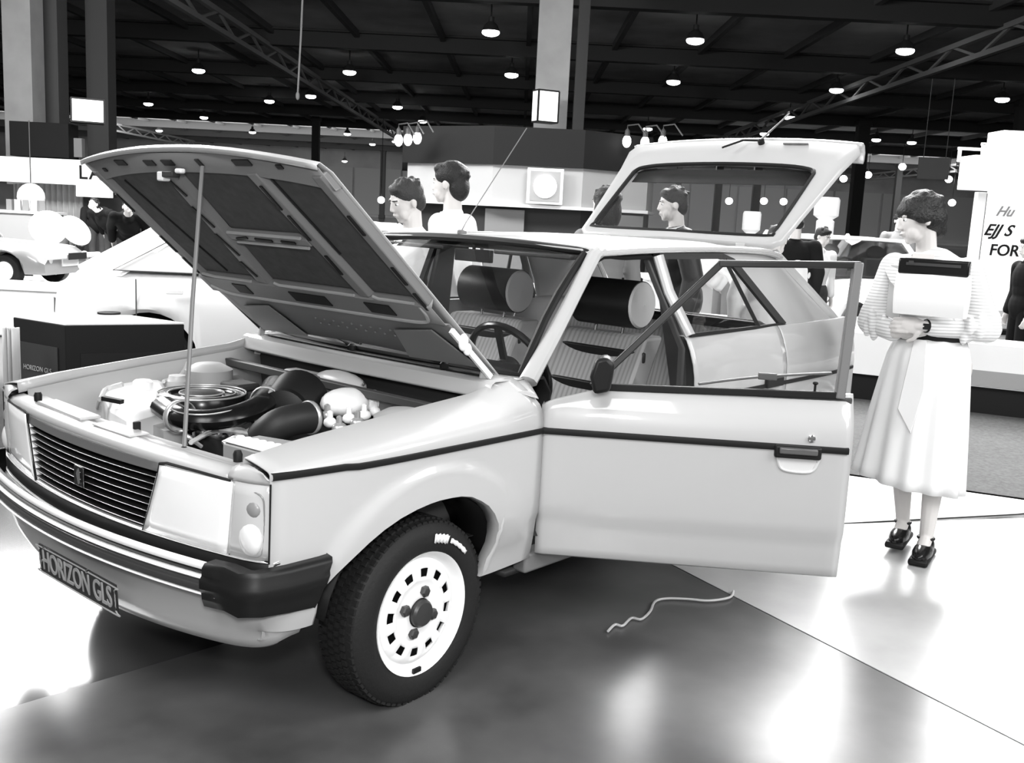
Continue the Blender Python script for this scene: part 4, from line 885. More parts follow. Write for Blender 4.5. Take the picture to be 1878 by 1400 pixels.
# lower skin folded down beyond the glass
b = MB(); rows = []
for k in range(21):
    y = -.69+1.38*k/20; e = .845-.03*abs(y/.7)**3
    rows.append([TP(e-.01, y, crown(0, y)), TP(e+.02, y, crown(0, y)-.012), TP(e+.028, y, -.035), TP(e+.018, y, -.07), TP(e-.01, y, -.10), TP(e-.03, y, -.105)])
b.grid(rows); tbuild(b, 'lower_skin', PAINT, solid=.02, ang=60)
b = MB(); b.grid([[TP(s, y, -.008+.010*(1-(y/.6)**2)) for y in [-.55+1.1*k/10 for k in range(11)]] for s in (.055, .25, .45, .612)]); tbuild(b, 'rear_window', GLASS)
b = MB(); b.tube(catmull([TP(s, y, crown(0, y)-.006) for s, y in inner], 3, True), .012, 6, closed=True); tbuild(b, 'window_rubber', BLACK)
b = MB(); b.grid([[TP(s, y, -.03) for y in (-.54, -.3, 0, .3, .54)] for s in (.50, .62)]); tbuild(b, 'dark_inner_edge', BLACK, solid=.004)
q = TP(.80, P(1398, 262, 'x', -3.06).y, .022)
b = MB(); b.lathe([(.018, -.01), (.018, .015), (.01, .02)], q, TN, 12); b.tube([q+TN*.012, q+TN*.03+V((0, -.10, -.012)), q+TN*.02+V((.10, -.17, -.05))], .006, 6); tbuild(b, 'rear_wiper', BLACK)
b = MB(); b.tube([q+TN*.015, q+V((-.10, .10, .16))], [.007, .003], 6); tbuild(b, 'wiper_arm', M('stay_grey', .17))
b = MB(); b.bar(TP(.79, .28, .02), TP(.79, .42, .018), .012, .008); tbuild(b, 'badge', CHROME)
for s in (1, -1): b = MB(); b.box((-2.47, s*.40, 1.378), (.05, .05, .02)); b.build('tailgate_hinge', PAINT, car, bevel=.003)
# ---------------- cabin
CLOTH = stripes('striped_seat_cloth', .30, .22, 14, 'Y', .55)
VIN = M('black_vinyl', .010, .45, spec=.3)
def seat(y0):
    st_ = empty('front_seat', (0, y0, 0), 0, car)
    b = MB(); rows = []
    for k in range(11):
        t = k/10; z = lerp(.50, 1.00, t); x = -1.22-.20*t-.05*t*t; hw = .245-.02*t; r = []
        for j in range(13):
            a_ = -1+2*j/12; r.append(V((x+.03*abs(a_)**3, hw*a_, z)))
        for j in range(13):
            a_ = 1-2*j/12; r.append(V((x-.11, hw*a_*.98, z)))
        rows.append(r)
    b.grid(rows, cu=True); b.f.append(tuple(len(b.v)-26+k for k in range(26))); b.mi.append(0); b.f.append(tuple(range(26))); b.mi.append(0)
    bk = b.build('backrest', CLOTH, st_, bevel=.015)
    for z in (.62, .78, .92):
        b = MB(); x = -1.22-.20*(z-.5)/.5-.05*((z-.5)/.5)**2; b.box((x-.002, 0, z), (.02, .47, .045)); b.build('vinyl_band', VIN, bk, bevel=.008)
    b = MB(); b.box((-1.44, 0, .77), (.03, .44, .46), Matrix.Rotation(radians(-24), 3, 'Y').to_3x3()); b.build('seat_back_shell', VIN, bk, bevel=.01)
    b = MB(); b.box((-1.0, 0, .46), (.52, .50, .16)); b.build('cushion', CLOTH, st_, bevel=.04)
    b = MB(); b.lathe([(.02, -.157), (.085, -.155), (.10, -.15), (.10, .15), (.085, .155), (.02, .157)], (-1.50, 0, 1.125), (0, 1, 0), 28); hr = b.build('headrest', VIN, st_, ang=60)
    for s in (1, -1): b = MB(); b.lathe([(.001, .1*s), (.097, .1505*s), (.09, .160*s), (.001, .166*s)], (-1.50, 0, 1.125), (0, 1, 0), 28, cap=False); b.build('headrest_disc', M('headrest_disc_cloth', .42, .7), hr)
    b = MB()
    for s in (1, -1): b.tube([(-1.50, s*.07, 1.04), (-1.48, s*.07, .96)], .007, 8)
    b.build('headrest_post', CHROME, hr)
    b = MB()
    for s in (1, -1): b.box((-1.0, s*.20, .345), (.5, .04, .06))
    b.build('seat_runner', DGREY, st_); return st_
seat(.335); seat(-.335)
# rear bench
rs_ = empty('rear_seat', (0, 0, 0), 0, car)
b = MB(); b.box((-2.35, 0, .80), (.14, 1.20, .46), Matrix.Rotation(radians(-18), 3, 'Y')); b.build('backrest', CLOTH, rs_, bevel=.03)
b = MB(); b.box((-2.05, 0, .50), (.48, 1.22, .16)); b.build('cushion', CLOTH, rs_, bevel=.03)
b = MB(); b.box((-2.375, 0, 1.0), (.10, 1.15, .05)); b.build('top_roll', VIN, rs_, bevel=.02)
# dashboard and wheel
b = MB(); rows = []
for k in range(13):
    y = -.64+1.28*k/12; hump = .03 if y > .1 and y < .6 else 0
    rows.append([V((-.47, y, .915)), V((-.62, y, .925+hump)), V((-.70, y, .915+hump)), V((-.74, y, .86)), V((-.72, y, .70)), V((-.60, y, .55))])
b.grid(rows); b.build('dashboard', VIN, car, solid=.01)
sw = empty('steering_wheel', (-.83, .36, .90), 0, car)
sx = Matrix.Rotation(radians(-64), 3, 'Y')
b = MB(); b.tube([sx @ V((.185*cos(2*pi*k/32), .185*sin(2*pi*k/32), 0)) for k in range(32)], .014, 10, closed=True, up=V((1, 0, .5))); b.build('wheel_rim', BLACKG, sw)
b = MB()
for t in (0, pi, -pi/2): b.bar(sx @ V((0, 0, -.02)), sx @ V((.18*sin(t+pi/2), .18*cos(t+pi/2), 0)), .03, .012)
b.lathe([(.05, -.03), (.055, 0), (.04, .02)], (0, 0, 0), sx @ V((0, 0, 1)), 16); b.build('wheel_spoke', VIN, sw)
b = MB(); b.tube([V((0, 0, 0)), V((.20, 0, -.10))], .03, 10); b.build('column', VIN, sw)
b = MB(); b.box((-.99, .0, 1.30), (.02, .20, .05)); b.tube([(-.99, 0, 1.32), (-.99, 0, 1.345)], .008, 6); b.build('rear_view_mirror', BLACK, car, bevel=.006)
for y in (-.32, .34): b = MB(); b.box((-1.02, y, 1.325), (.16, .38, .018)); b.build('sun_visor', DGREY, car, bevel=.006)

# ---------------- engine bay
def E(u, v, z): return P(u, v, 'z', z)
b = MB(); b.bar((-.27, -.655, .835), (-.27, .645, .835), .03, .03, V((0, 0, 1))); b.build('bay_crossbar', M('bay_bar', .05, .5), car, bevel=.004)
b = MB(); b.box((-.345, -.20, .80), (.08, .30, .09)); b.ell((-.33, -.02, .83), (.05, .14, .05)); b.build('plenum_bag', M('pale_plastic', .55, .3), car, bevel=.02)
b = MB(); b.box((-.345, .36, .79), (.08, .30, .06)); b.build('heater_box', M('bay_grey', .15, .4), car, bevel=.01)
def item(name): return empty(name, (0, 0, 0), 0, car)
# washer tank, white
c = E(252, 738, .76); it = item('washer_tank')
b = MB(); b.prism([E(184, 708, .785), E(232, 690, .795), E(300, 696, .795), E(314, 722, .785), E(304, 745, .775), E(236, 764, .77), E(203, 745, .775)], (0, 0, -.16)); b.build('tank_body', M('tank_white', .9, .35), it, bevel=.022)
b = MB(); q = E(262, 706, .80); b.lathe([(.035, -.02), (.035, .012), (.028, .018), (.001, .019)], q, n=20); b.build('tank_cap', M('tank_white', .9), it)
b = MB(); q = E(205, 731, .80); b.bar(q+V((.02, -.02, 0)), q+V((-.01, .05, -.005)), .02, .014); b.build('tank_clip', BLACK, it)
b = MB(); q = E(325, 698, .80); b.lathe([(.04, -.08), (.04, 0), (.032, .01), (.03, .02), (.001, .021)], q, n=18); b.build('brake_fluid_pot', M('pale_plastic', .55), car)
b = MB(); q = E(170, 728, .72); b.ell(q, (.06, .09, .06)); q2 = E(130, 735, .70); b.ell(q2, (.05, .06, .05)); b.build('horn', M('bay_silver', .5, .3, metal=.5), car)
b = MB(); b.tube(catmull([E(180, 748, .74), E(186, 730, .79), E(195, 715, .80), E(225, 705, .82)], 5), .009, 8); b.build('washer_hose', M('pale_plastic', .55), car)
# air cleaner
c = E(370, 722, .80); it = item('air_cleaner')
b = MB(); b.lathe([(.001, -.10), (.15, -.10), (.155, -.02), (.148, .0), (.12, .006), (.11, -.006), (.08, -.008), (.07, .004), (.03, .006), (.001, .006)], c, n=40, cap=False); b.build('cleaner_drum', BLACKG, it)
for r in (.15, .115, .075): b = MB(); b.tube([c+V((r*cos(2*pi*k/40), r*sin(2*pi*k/40), .004)) for k in range(40)], .0032, 6, closed=True); b.build('bright_ring', M('bay_silver', .5), it)
b = MB(); q = [E(300, 745, .80), E(335, 766, .79), E(390, 770, .79), E(450, 757, .80), E(487, 735, .81), E(505, 705, .81)]
b.tube(catmull(q, 5), [.045]*26, 12, flat=.75); b.build('intake_duct', BLACKG, it)
b = MB(); b.tube(catmull([p+V((.03, .022, .024)) for p in q], 5), .0025, 6); b.build('duct_seam', M('bay_silver', .5), it)
for p, d_ in ((E(330, 764, .79), q[2]-q[0]), (E(487, 737, .81), q[5]-q[3])):
    b = MB(); dd_ = V((d_.x, d_.y, 0)).normalized(); b.lathe([(.052, -.011), (.054, 0), (.052, .011)], p, dd_, 24, cap=False); b.build('duct_band', M('bay_silver', .5), it, solid=.003)
# ribbed hose drum and elbow
it = item('fan_drum'); c0_ = E(535, 745, .78)
ax_ = V((.75, .55, -.1)).normalized()
b = MB(); prof = []
for k in range(9): prof += [(.098-.002*k, -.10+.022*k), (.106-.002*k, -.092+.022*k)]
prof += [(.085, .10), (.05, .115), (.001, .118)]; b.lathe(prof, c0_, ax_, 32); b.build('ribbed_drum', M('soft_black', .008, .45, spec=.35), it)
b = MB(); b.tube(catmull([E(478, 806, .74), E(500, 785, .78), E(530, 772, .80), E(575, 765, .80)], 5), .05, 14); b.build('elbow_hose', M('elbow_rubber', .018, .5, spec=.3), it)
b = MB(); dd_ = (E(575, 765, .80)-E(530, 772, .80)).normalized(); b.lathe([(.054, -.008), (.056, 0), (.054, .008)], E(568, 766, .80), dd_, 20, cap=False); b.build('hose_clip', M('bay_silver', .5), it, solid=.003)
# servo and white master cylinder
it = item('brake_servo'); q = E(635, 738, .80)
b = MB(); b.ell(q, (.10, .075, .05)); b.ell(q+V((-.09, .03, .0)), (.05, .05, .04)); b.build('reservoir', M('tank_white', .9), it)
b = MB(); q = E(560, 712, .80); b.box(q, (.12, .16, .10)); b.build('servo_box', M('bay_grey', .15), it, bevel=.02)
random.seed(3)
for k, (u, v) in enumerate(((605, 775), (622, 785), (640, 768), (655, 775), (668, 762), (600, 762), (688, 755))):
    b = MB(); q = E(u, v, .77); b.ell(q, (.02+.012*random.random(), .02, .018)); b.lathe([(.010, 0), (.010, .035), (.004, .04)], q, n=8); b.build('fitting', M('tank_white', .9) if k % 2 == 0 else M('bay_silver', .5), car)
# battery
q = E(440, 800, .775); it = item('battery')
P0, P1, P2, P3 = E(408, 812, .775), E(475, 798, .775), E(560, 812, .775), E(500, 836, .775)
b = MB(); b.prism([P0, P1, P2, P3], (0, 0, -.18)); b.build('battery_case', M('bay_grey_light', .30, .45), it, bevel=.006)
for k in range(6):
    p = P0.lerp(P1, .35).lerp(P3.lerp(P2, .35), (k+.7)/6.6)+V((0, 0, .0)); b = MB(); b.lathe([(.014, 0), (.014, .012), (.010, .016), (.001, .017)], p, n=14); b.build('cell_cap', WHITE, it)
b = MB(); b.prism([P0+V((0, 0, .002)), P0.lerp(P1, .3)+V((0, 0, .002)), P3.lerp(P2, .3)+V((0, 0, .002)), P3+V((0, 0, .002))], (0, 0, .006)); b.build('battery_cover', WHITE, it, bevel=.003)
# engine block, pipes, leads
it = item('engine_block'); 
b = MB(); b.box((.02, -.02, .60), (.36, .62, .24)); b.build('block', M('engine_dark', .03, .5), it, bevel=.02)
b = MB(); b.prism([E(385, 690, .78), E(430, 682, .78), E(455, 700, .78), E(425, 715, .78)], (0, 0, -.12)); b.build('plate', M('bay_grey_light', .30), it, bevel=.006)
b = MB(); b.box(E(440, 708, .79), (.10, .12, .03)); b.build('cover', M('bay_dark', .03), it, bevel=.01)
b = MB(); b.prism([(.40, -.50, .70), (.46, .0, .70), (.52, .0, .70), (.48, -.5, .70)], (0, 0, -.22)); b.build('radiator', M('bay_grey', .15), it, bevel=.004)
b = MB(); b.prism([E(245, 762, .72), E(330, 770, .72), E(345, 790, .72), E(300, 790, .72)], (0, 0, -.05)); b.build('bay_plate', M('bay_paint', .4), it)
random.seed(11)
def R3(a_): return (random.random()-.5)*2*a_
for k in range(16):
    u, v = 350+random.random()*150, 775+random.random()*40; q = E(u, v, .72); pts = [q+V((R3(.03), R3(.04), R3(.02))), q+V((R3(.05), R3(.06), .03)), q+V((R3(.08), R3(.09), 0))]
    b = MB(); b.tube(catmull(pts, 5), .004+.004*random.random(), 6); b.build('lead', M('bay_silver', .5) if k % 3 == 0 else BLACK, it)
for k in range(10):
    q = V((-.1+R3(.25), R3(.5), .73)); pts = [q, q+V((R3(.1), R3(.1), .03)), q+V((R3(.15), R3(.2), -.02))]
    b = MB(); b.tube(catmull(pts, 5), .006, 6); b.build('lead', BLACK if k % 2 else M('bay_grey', .15), it)
for k in range(8):
    u, v = 360+random.random()*120, 780+random.random()*35; b = MB(); b.ell(E(u, v, .70), (.018, .022, .015), n=10, m=6); b.build('fitting', M('bay_silver', .5), it)
b = MB(); b.tube(catmull([E(345, 665, .85), E(330, 690, .80), E(300, 700, .80)], 5), .008, 6); b.tube(catmull([E(480, 800, .76), E(400, 790, .74), E(350, 812, .74)], 5), .008, 6); b.each('pipe', M('pale_plastic', .55), it)
for u, v in ((345, 690), (700, 740)):
    b = MB(); b.lathe([(.09, -.06), (.09, -.01), (.05, .012), (.02, .016), (.001, .016)], V((-.12, -.55 if u < 500 else .54, .84)), n=24); b.build('strut_tower', M('engine_bay_paint', .38), car)
# ================================================================ other cars
def simple_car(name, label, loc, rz, paint, sc=1.0, L=4.3, W_=1.66, zb=.25, zbelt=.86, zroof=1.38, x_f=None, cab=(.75, .25, -.95, -1.75), hood=.80, trunk=.86, dark=None, wheel_r=.30, wb=2.5, gl=None, round_lamps=False):
    root = empty(name, loc, rz); root.scale = (sc, sc, sc); tag(root, label, 'car')
    hf, hr = L*.5, -L*.5; gl = gl or glass('tinted_glass', .75); dark = dark or BLACK
    ax = (wb*.5+.05, -wb*.5+.05)
    def top(x): return interp([(hr, trunk-.12), (hr+.12, trunk), (cab[3], zbelt), (cab[0], zbelt-.01), (hf-.25, hood), (hf, hood-.14)], x)
    def hw(x): return W_/2*(1-.10*(abs(x)/hf)**4)
    xs = sorted({round(hr+L*k/56, 4) for k in range(57)} | {a+d for a in ax for d in (-.37, -.33, -.22, 0, .22, .33, .37)})
    b = MB(); rows = []
    for x in xs:
        w_ = hw(x); zt = top(x); z0 = zb
        for a in ax:
            d = (wheel_r+.06)**2-(x-a)**2
            if d > 0: z0 = max(z0, wheel_r-.02+sqrt(d))
        zm = lerp(zt, zb, .35); zs_ = max(z0, zb)
        zmm = max(zm, zs_+.03)
        row = []
        for s in (1, -1):
            r_ = [V((x, s*(w_-.25), zs_)), V((x, s*(w_-.03), zs_)), V((x, s*w_, lerp(zs_, zmm, .5))), V((x, s*w_, zmm)), V((x, s*(w_-.03), max(zmm+.01, zt-.06))), V((x, s*(w_-.08), max(zmm+.02, zt-.015))), V((x, s*w_*.5, zt+.015))]
            row += r_ if s > 0 else r_[::-1]
        rows.append(row)
    b.grid(rows); b.f.append(tuple(range(14))); b.mi.append(0); n0 = (len(xs)-1)*14; b.f.append(tuple(n0+k for k in range(14))); b.mi.append(0)
    b.build('body_shell', paint, root, ang=40)
    c0, c1, c2, c3 = cab; wr = W_/2-.17; wbl = W_/2-.05; w3 = hw(c3)-.10
    b = MB(); rows = []
    for k in range(9):
        x = lerp(c1, c2, k/8); rows.append([V((x, y, zroof-.04*(abs(y)/wr)**3-(.02 if k in (0, 8) else 0))) for y in [-wr+2*wr*j/10 for j in range(11)]])
    b.grid(rows); b.build('roof', paint, root, solid=.03)
    b = MB()
    for s in (1, -1):
        b.bar((c0, s*(wbl-.02), zbelt-.02), (c1, s*wr, zroof-.03), .06, .05); b.bar((c3+.03, s*(w3-.02), zbelt-.05), (c2, s*wr, zroof-.03), .16, .05, V((0, 1, 0)))
        xm = (c1+c2)/2; b.bar((xm, s*wbl, zbelt-.02), (xm, s*wr, zroof-.04), .05, .07, V((0, 1, 0))); b.bar((c1, s*wr, zroof-.04), (c2, s*wr, zroof-.04), .05, .05)
    b.each('pillar', paint, root, bevel=.01)
    for s in (1, -1): b = MB(); b.prism([V((c3+.03, s*(w3-.0), zbelt-.06)), V((c2-.02, s*(wr+.01), zroof-.03)), V((c2+.10, s*(wr+.01), zroof-.03)), V((c3+.34, s*(wbl-.01), zbelt-.04))], (0, -s*.02, 0)); b.build('rear_pillar', paint, root, bevel=.005)
    g = gl
    for nm, pts in (('windscreen', [(c0, -wbl+.05, zbelt), (c0, wbl-.05, zbelt), (c1, wr-.03, zroof-.05), (c1, -wr+.03, zroof-.05)]), ('rear_window', [(c3+.02, -w3+.04, zbelt-.02), (c3+.02, w3-.04, zbelt-.02), (c2, wr-.03, zroof-.05), (c2, -wr+.03, zroof-.05)])):
        b = MB(); b.prism([V(p) for p in pts], (-.01, 0, 0)); b.build(nm, gl, root, smooth=False)
    for s in (1, -1):
        xm = (c1+c2)/2
        for xa, xb, xc, xd in ((c0-.12, c1-.06, xm+.04, xm+.04), (xm-.04, xm-.04, c2+.06, c3+.28)):
            b = MB(); b.prism([V((xa, s*(wbl-.012), zbelt)), V((xb, s*(wr+.004), zroof-.07)), V((xc, s*(wr+.004), zroof-.07)), V((xd, s*(wbl-.012), zbelt))], (0, -s*.012, 0)); b.build('side_window', gl, root, smooth=False)
            b = MB(); b.tube([V((xa, s*(wbl), zbelt+.005)), V((xb, s*(wr+.012), zroof-.07)), V((xc, s*(wr+.012), zroof-.07)), V((xd, s*wbl, zbelt+.005))], .005, 6, closed=True); b.build('window_surround', M('thin_dark_line', .08, .5), root)
        for x in (c0-.02, xm, c3+.45):
            b = MB(); b.box((x, s*(W_/2*(1-.1*(abs(x)/hf)**4)+.001), lerp(zb, zbelt, .55)), (.008, .006, (zbelt-zb)*.75)); b.build('door_gap', M('thin_dark_line', .08), root, smooth=False)
        for x in (xm+.1, c2-.1): b = MB(); b.box((x, s*(W_/2+.01), zbelt-.13), (.12, .02, .03)); b.build('door_handle', M('bumper_bright', .9), root, bevel=.004)
        for a in ax:
            b = MB(); b.lathe([(wheel_r*.58, .07*s), (wheel_r*.7, .085*s), (wheel_r*.95, .08*s), (wheel_r, .06*s), (wheel_r, -.06*s), (wheel_r*.6, -.07*s)], (a, s*(W_/2-.12), wheel_r), (0, 1, 0), 32, cap=False); w1 = b.build('tyre', TYRE, root)
            b = MB(); b.lathe([(.001, .065*s), (wheel_r*.2, .07*s), (wheel_r*.25, .05*s), (wheel_r*.5, .055*s), (wheel_r*.6, .075*s)], (a, s*(W_/2-.12), wheel_r), (0, 1, 0), 24, cap=False); b.build('hub', RIM, w1)
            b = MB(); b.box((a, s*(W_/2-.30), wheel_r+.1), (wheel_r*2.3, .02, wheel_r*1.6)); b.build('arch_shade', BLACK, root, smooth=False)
        b = MB()
        if round_lamps: b.ell((hf-.04, s*(W_/2-.22), hood-.16), (.05, .09, .09))
        else: b.box((hf-.02, s*(W_/2-.28), hood-.2), (.05, .30, .13))
        b.build('headlamp', M('lamp_lens_white', .93), root, bevel=.0 if round_lamps else .01)
        b = MB(); b.box((hr-.0, s*(W_/2-.25), trunk-.25), (.05, .25, .12)); b.build('tail_lamp', M('tail_lamp_red', .12), root, bevel=.01)
    b = MB(); b.box((hf+.0, 0, hood-.2), (.03, W_-.95, .12)); b.build('grille', dark, root, smooth=False)
    b = MB(); b.box((hf+.06, 0, .42), (.07, W_-.02, .07)); b.build('front_bumper', dark, root, bevel=.02)
    b = MB(); b.box((hr-.06, 0, .45), (.10, W_-.02, .10)); b.build('rear_bumper', paint if dark is BLACK and False else dark, root, bevel=.02)
    b = MB(); b.box((hf+.115, 0, .42), (.01, .45, .09)); b.build('number_plate', M('plate_grey', .035), root, smooth=False)
    b = MB(); b.prism([V((c3+.12, -W_/2+.16, zbelt)), V((c3+.12, W_/2-.16, zbelt)), V((c0-.06, W_/2-.12, zbelt)), V((c0-.06, -W_/2+.12, zbelt))], (0, 0, .025)); b.build('cabin_lining', DGREY, root, smooth=False)
    b = MB(); b.tube([V((c0-.32, -.35+.17*cos(t), zbelt+.10+.15*sin(t))) for t in [2*pi*i/20 for i in range(20)]], .014, 6, closed=True); b.build('steering_wheel', BLACK, root)
    for y in (.35, -.35):
        b = MB(); b.box((.05, y, zbelt), (.12, .45, .5)); b.ell((.0, y, zbelt+.32), (.06, .14, .09)); b.build('front_seat', M('far_seat', .12, .8), root, bevel=.03)
    return root
WP = M('white_car_paint', .88, .35, coat=.5)
rz0 = atan2(RH.y, RH.x)
# big white car at left, nose to the right
bb, _ = A(95, 500, 8.0)
simple_car('white_car', 'large white car behind the black plinth, its sloping tail at left', H(8.2, bb+2.40, 0), rz0+radians(4), WP, L=4.25, cab=(.75, .25, -1.15, -1.98), zroof=1.36, zbelt=.93, trunk=.91, hood=.86, wb=3.0, gl=M('painted_reflection_glass', .75, .1, coat=1))  # pale opaque pane colour stands in for bright reflections
# little vintage car far left, nose right
bb, _ = A(137, 480, 14.2)
simple_car('vintage_car', 'small old grey car with rounded wing on the far left platform', H(14.0, bb-1.45, .20), rz0-radians(6), M('silver_grey_paint', .30, .35, coat=.6), dark=M('bumper_bright', .9), L=3.1, W_=1.35, zb=.18, zbelt=.60, zroof=1.0, cab=(.2, -.1, -.8, -1.2), hood=.54, trunk=.55, wheel_r=.21, wb=1.9, round_lamps=True)
# white car facing the camera behind the low wall
bb, _ = A(1590, 520, 12.0)
simple_car('white_saloon', 'white saloon facing forward behind the low wall, left of the woman', H(13.4, bb+.25, 0), rz0-radians(72), WP, L=4.2, W_=1.65, zroof=1.40, zbelt=.88, hood=.80, cab=(.65, .15, -1.0, -1.6), gl=None)
bb, _ = A(1830, 520, 10.8)
simple_car('silver_coupe', 'silver coupe mostly hidden behind the woman at right', H(12.3, bb+3.0, 0), rz0-radians(172), M('silver_grey_paint', .42), L=4.2, W_=1.65, zroof=1.30, zbelt=.85, hood=.76, cab=(.55, .0, -.9, -1.6))
# ================================================================ people
# local frame of a person: +y the way the body faces, +x to the person's right, z up
def head_mb(hc, rot, sc=1.0, nose=1.0):
    """skull, jaw, nose, lips, brow and ears around the head centre hc (0.23 m tall head)"""
    b = MB()
    def e(c, r): b.ell(hc+rot @ (V(c)*sc), tuple(k*sc for k in r), rot, 18, 12)
    e((0, -.008, .030), (.074, .094, .086)); e((0, .028, -.010), (.062, .066, .075)); e((0, .040, -.062), (.046, .046, .040)); e((0, .062, -.088), (.022, .020, .018))
    e((.034, .050, -.052), (.024, .028, .036)); e((-.034, .050, -.052), (.024, .028, .036))
    b.cap2(hc+rot @ (V((0, .090, .018))*sc), hc+rot @ (V((0, .102*nose, -.020))*sc), .007*sc, .011*sc, 10)
    e((.011, .098, -.026), (.008, .009, .007)); e((-.011, .098, -.026), (.008, .009, .007))
    e((.030, .078, .028), (.022, .012, .008)); e((-.030, .078, .028), (.022, .012, .008))
    e((0, .090, -.050), (.024, .009, .0055)); e((0, .087, -.060), (.021, .009, .006))
    for s in (1, -1): e((s*.076, -.006, -.004), (.009, .018, .030))
    return b
def add_eyes(root, hc, rot, sc=1.0):
    for s in (1, -1):
        b = MB(); c = hc+rot @ (V((s*.031, .079, .010))*sc); b.ell(c-rot @ V((0, .006, 0))*sc, (.0115*sc,)*3, rot, 12, 8); e = b.build('eye', M('eye_white', .8, .2), root)
        b = MB(); b.ell(hc+rot @ (V((s*.031, .0835, .010))*sc), (.0055*sc, .0035*sc, .0055*sc), rot, 10, 6); b.build('pupil', M('pupil', .02, .2), e)
        b = MB(); b.bar(hc+rot @ (V((s*.014, .092, .030))*sc), hc+rot @ (V((s*.048, .078, .032))*sc), .005*sc, .006*sc); b.build('eyebrow', HAIR, root)
    b = MB(); b.bar(hc+rot @ (V((-.017, .0965, -.055))*sc), hc+rot @ (V((.017, .0965, -.055))*sc), .004*sc, .003*sc); b.build('lip_line', M('lip', .18, .5), root)
def hair_cap(root, hc, rot, mat, style='short', sc=1.0, vox=.008, seed=0):
    random.seed(seed+5); b = MB()
    def e(c, r): b.ell(hc+rot @ (V(c)*sc), tuple(k*sc for k in r), rot, 16, 10)
    if style == 'short': e((0, -.016, .046), (.083, .098, .080)); e((0, -.055, -.010), (.072, .056, .070)); e((0, .045, .085), (.062, .040, .030)); e((.069, -.02, .03), (.014, .035, .035)); e((-.069, -.02, .03), (.014, .035, .035))
    elif style == 'curly': e((0, -.018, .052), (.090, .104, .086)); e((0, -.062, -.015), (.078, .060, .085)); e((0, .050, .090), (.066, .042, .036))
    elif style == 'bowl': e((0, -.012, .050), (.096, .108, .082)); e((0, -.052, .0), (.088, .070, .070)); e((0, .062, .052), (.072, .038, .034)); e((.076, .005, .018), (.022, .05, .040)); e((-.076, .005, .018), (.022, .05, .040)); e((0, -.085, -.050), (.045, .028, .050))
    elif style == 'long': e((0, -.016, .046), (.092, .104, .084)); e((0, -.060, -.05), (.088, .055, .12)); e((.078, -.02, -.05), (.024, .045, .11)); e((-.078, -.02, -.05), (.024, .045, .11))
    for k in range(46 if style in ('curly', 'bowl') else 20):
        t = random.random()*2*pi; p = random.random()*.55*pi; d = V((sin(p)*cos(t), sin(p)*sin(t), cos(p)))
        if d.y > .45 and d.z < .55: continue
        e((d.x*.084, -.015+d.y*.098, .050+d.z*.078), (.016, .016, .013))
    return b.build('hair', mat, root, remesh=vox, smoothit=3)
def hand_mb(b, wrist, dirv, palm, thumb_side, curl=.5, sc=1.0):
    """palm and five unequal bent fingers; dirv = along the fingers, palm = the way the palm faces"""
    d = V(dirv).normalized(); n = V(palm).normalized(); n = (n-d*n.dot(d)).normalized(); s = d.cross(n).normalized()*thumb_side
    W_ = V(wrist); rot = Matrix((s, n, d)).transposed()
    b.ell(W_+d*.048*sc, (.040*sc, .015*sc, .052*sc), rot, 12, 8); b.cap2(W_-d*.01, W_+d*.03*sc, .024*sc, .022*sc, 10)
    for k, (off, ln) in enumerate(((.030, .072), (.010, .080), (-.010, .075), (-.029, .060))):
        p = W_+d*.088*sc+s*off*sc; a = curl*.55
        q = p+(d*cos(a)+n*sin(a))*ln*.45*sc; a2 = curl*1.5; r_ = q+(d*cos(a2)+n*sin(a2))*ln*.32*sc; a3 = curl*2.1; t = r_+(d*cos(a3)+n*sin(a3))*ln*.26*sc
        b.cap2(p-d*.015*sc, q, .0098*sc, .0088*sc, 8); b.cap2(q, r_, .0088*sc, .0080*sc, 8); b.cap2(r_, t, .0080*sc, .0070*sc, 8)
    p = W_+d*.022*sc+s*.030*sc; q = p+(d*.55+s*.75+n*.25).normalized()*.040*sc; r_ = q+(d*.85+s*.35+n*.35).normalized()*.030*sc
    b.cap2(p, q, .0125*sc, .0105*sc, 8); b.cap2(q, r_, .0100*sc, .0085*sc, 8)
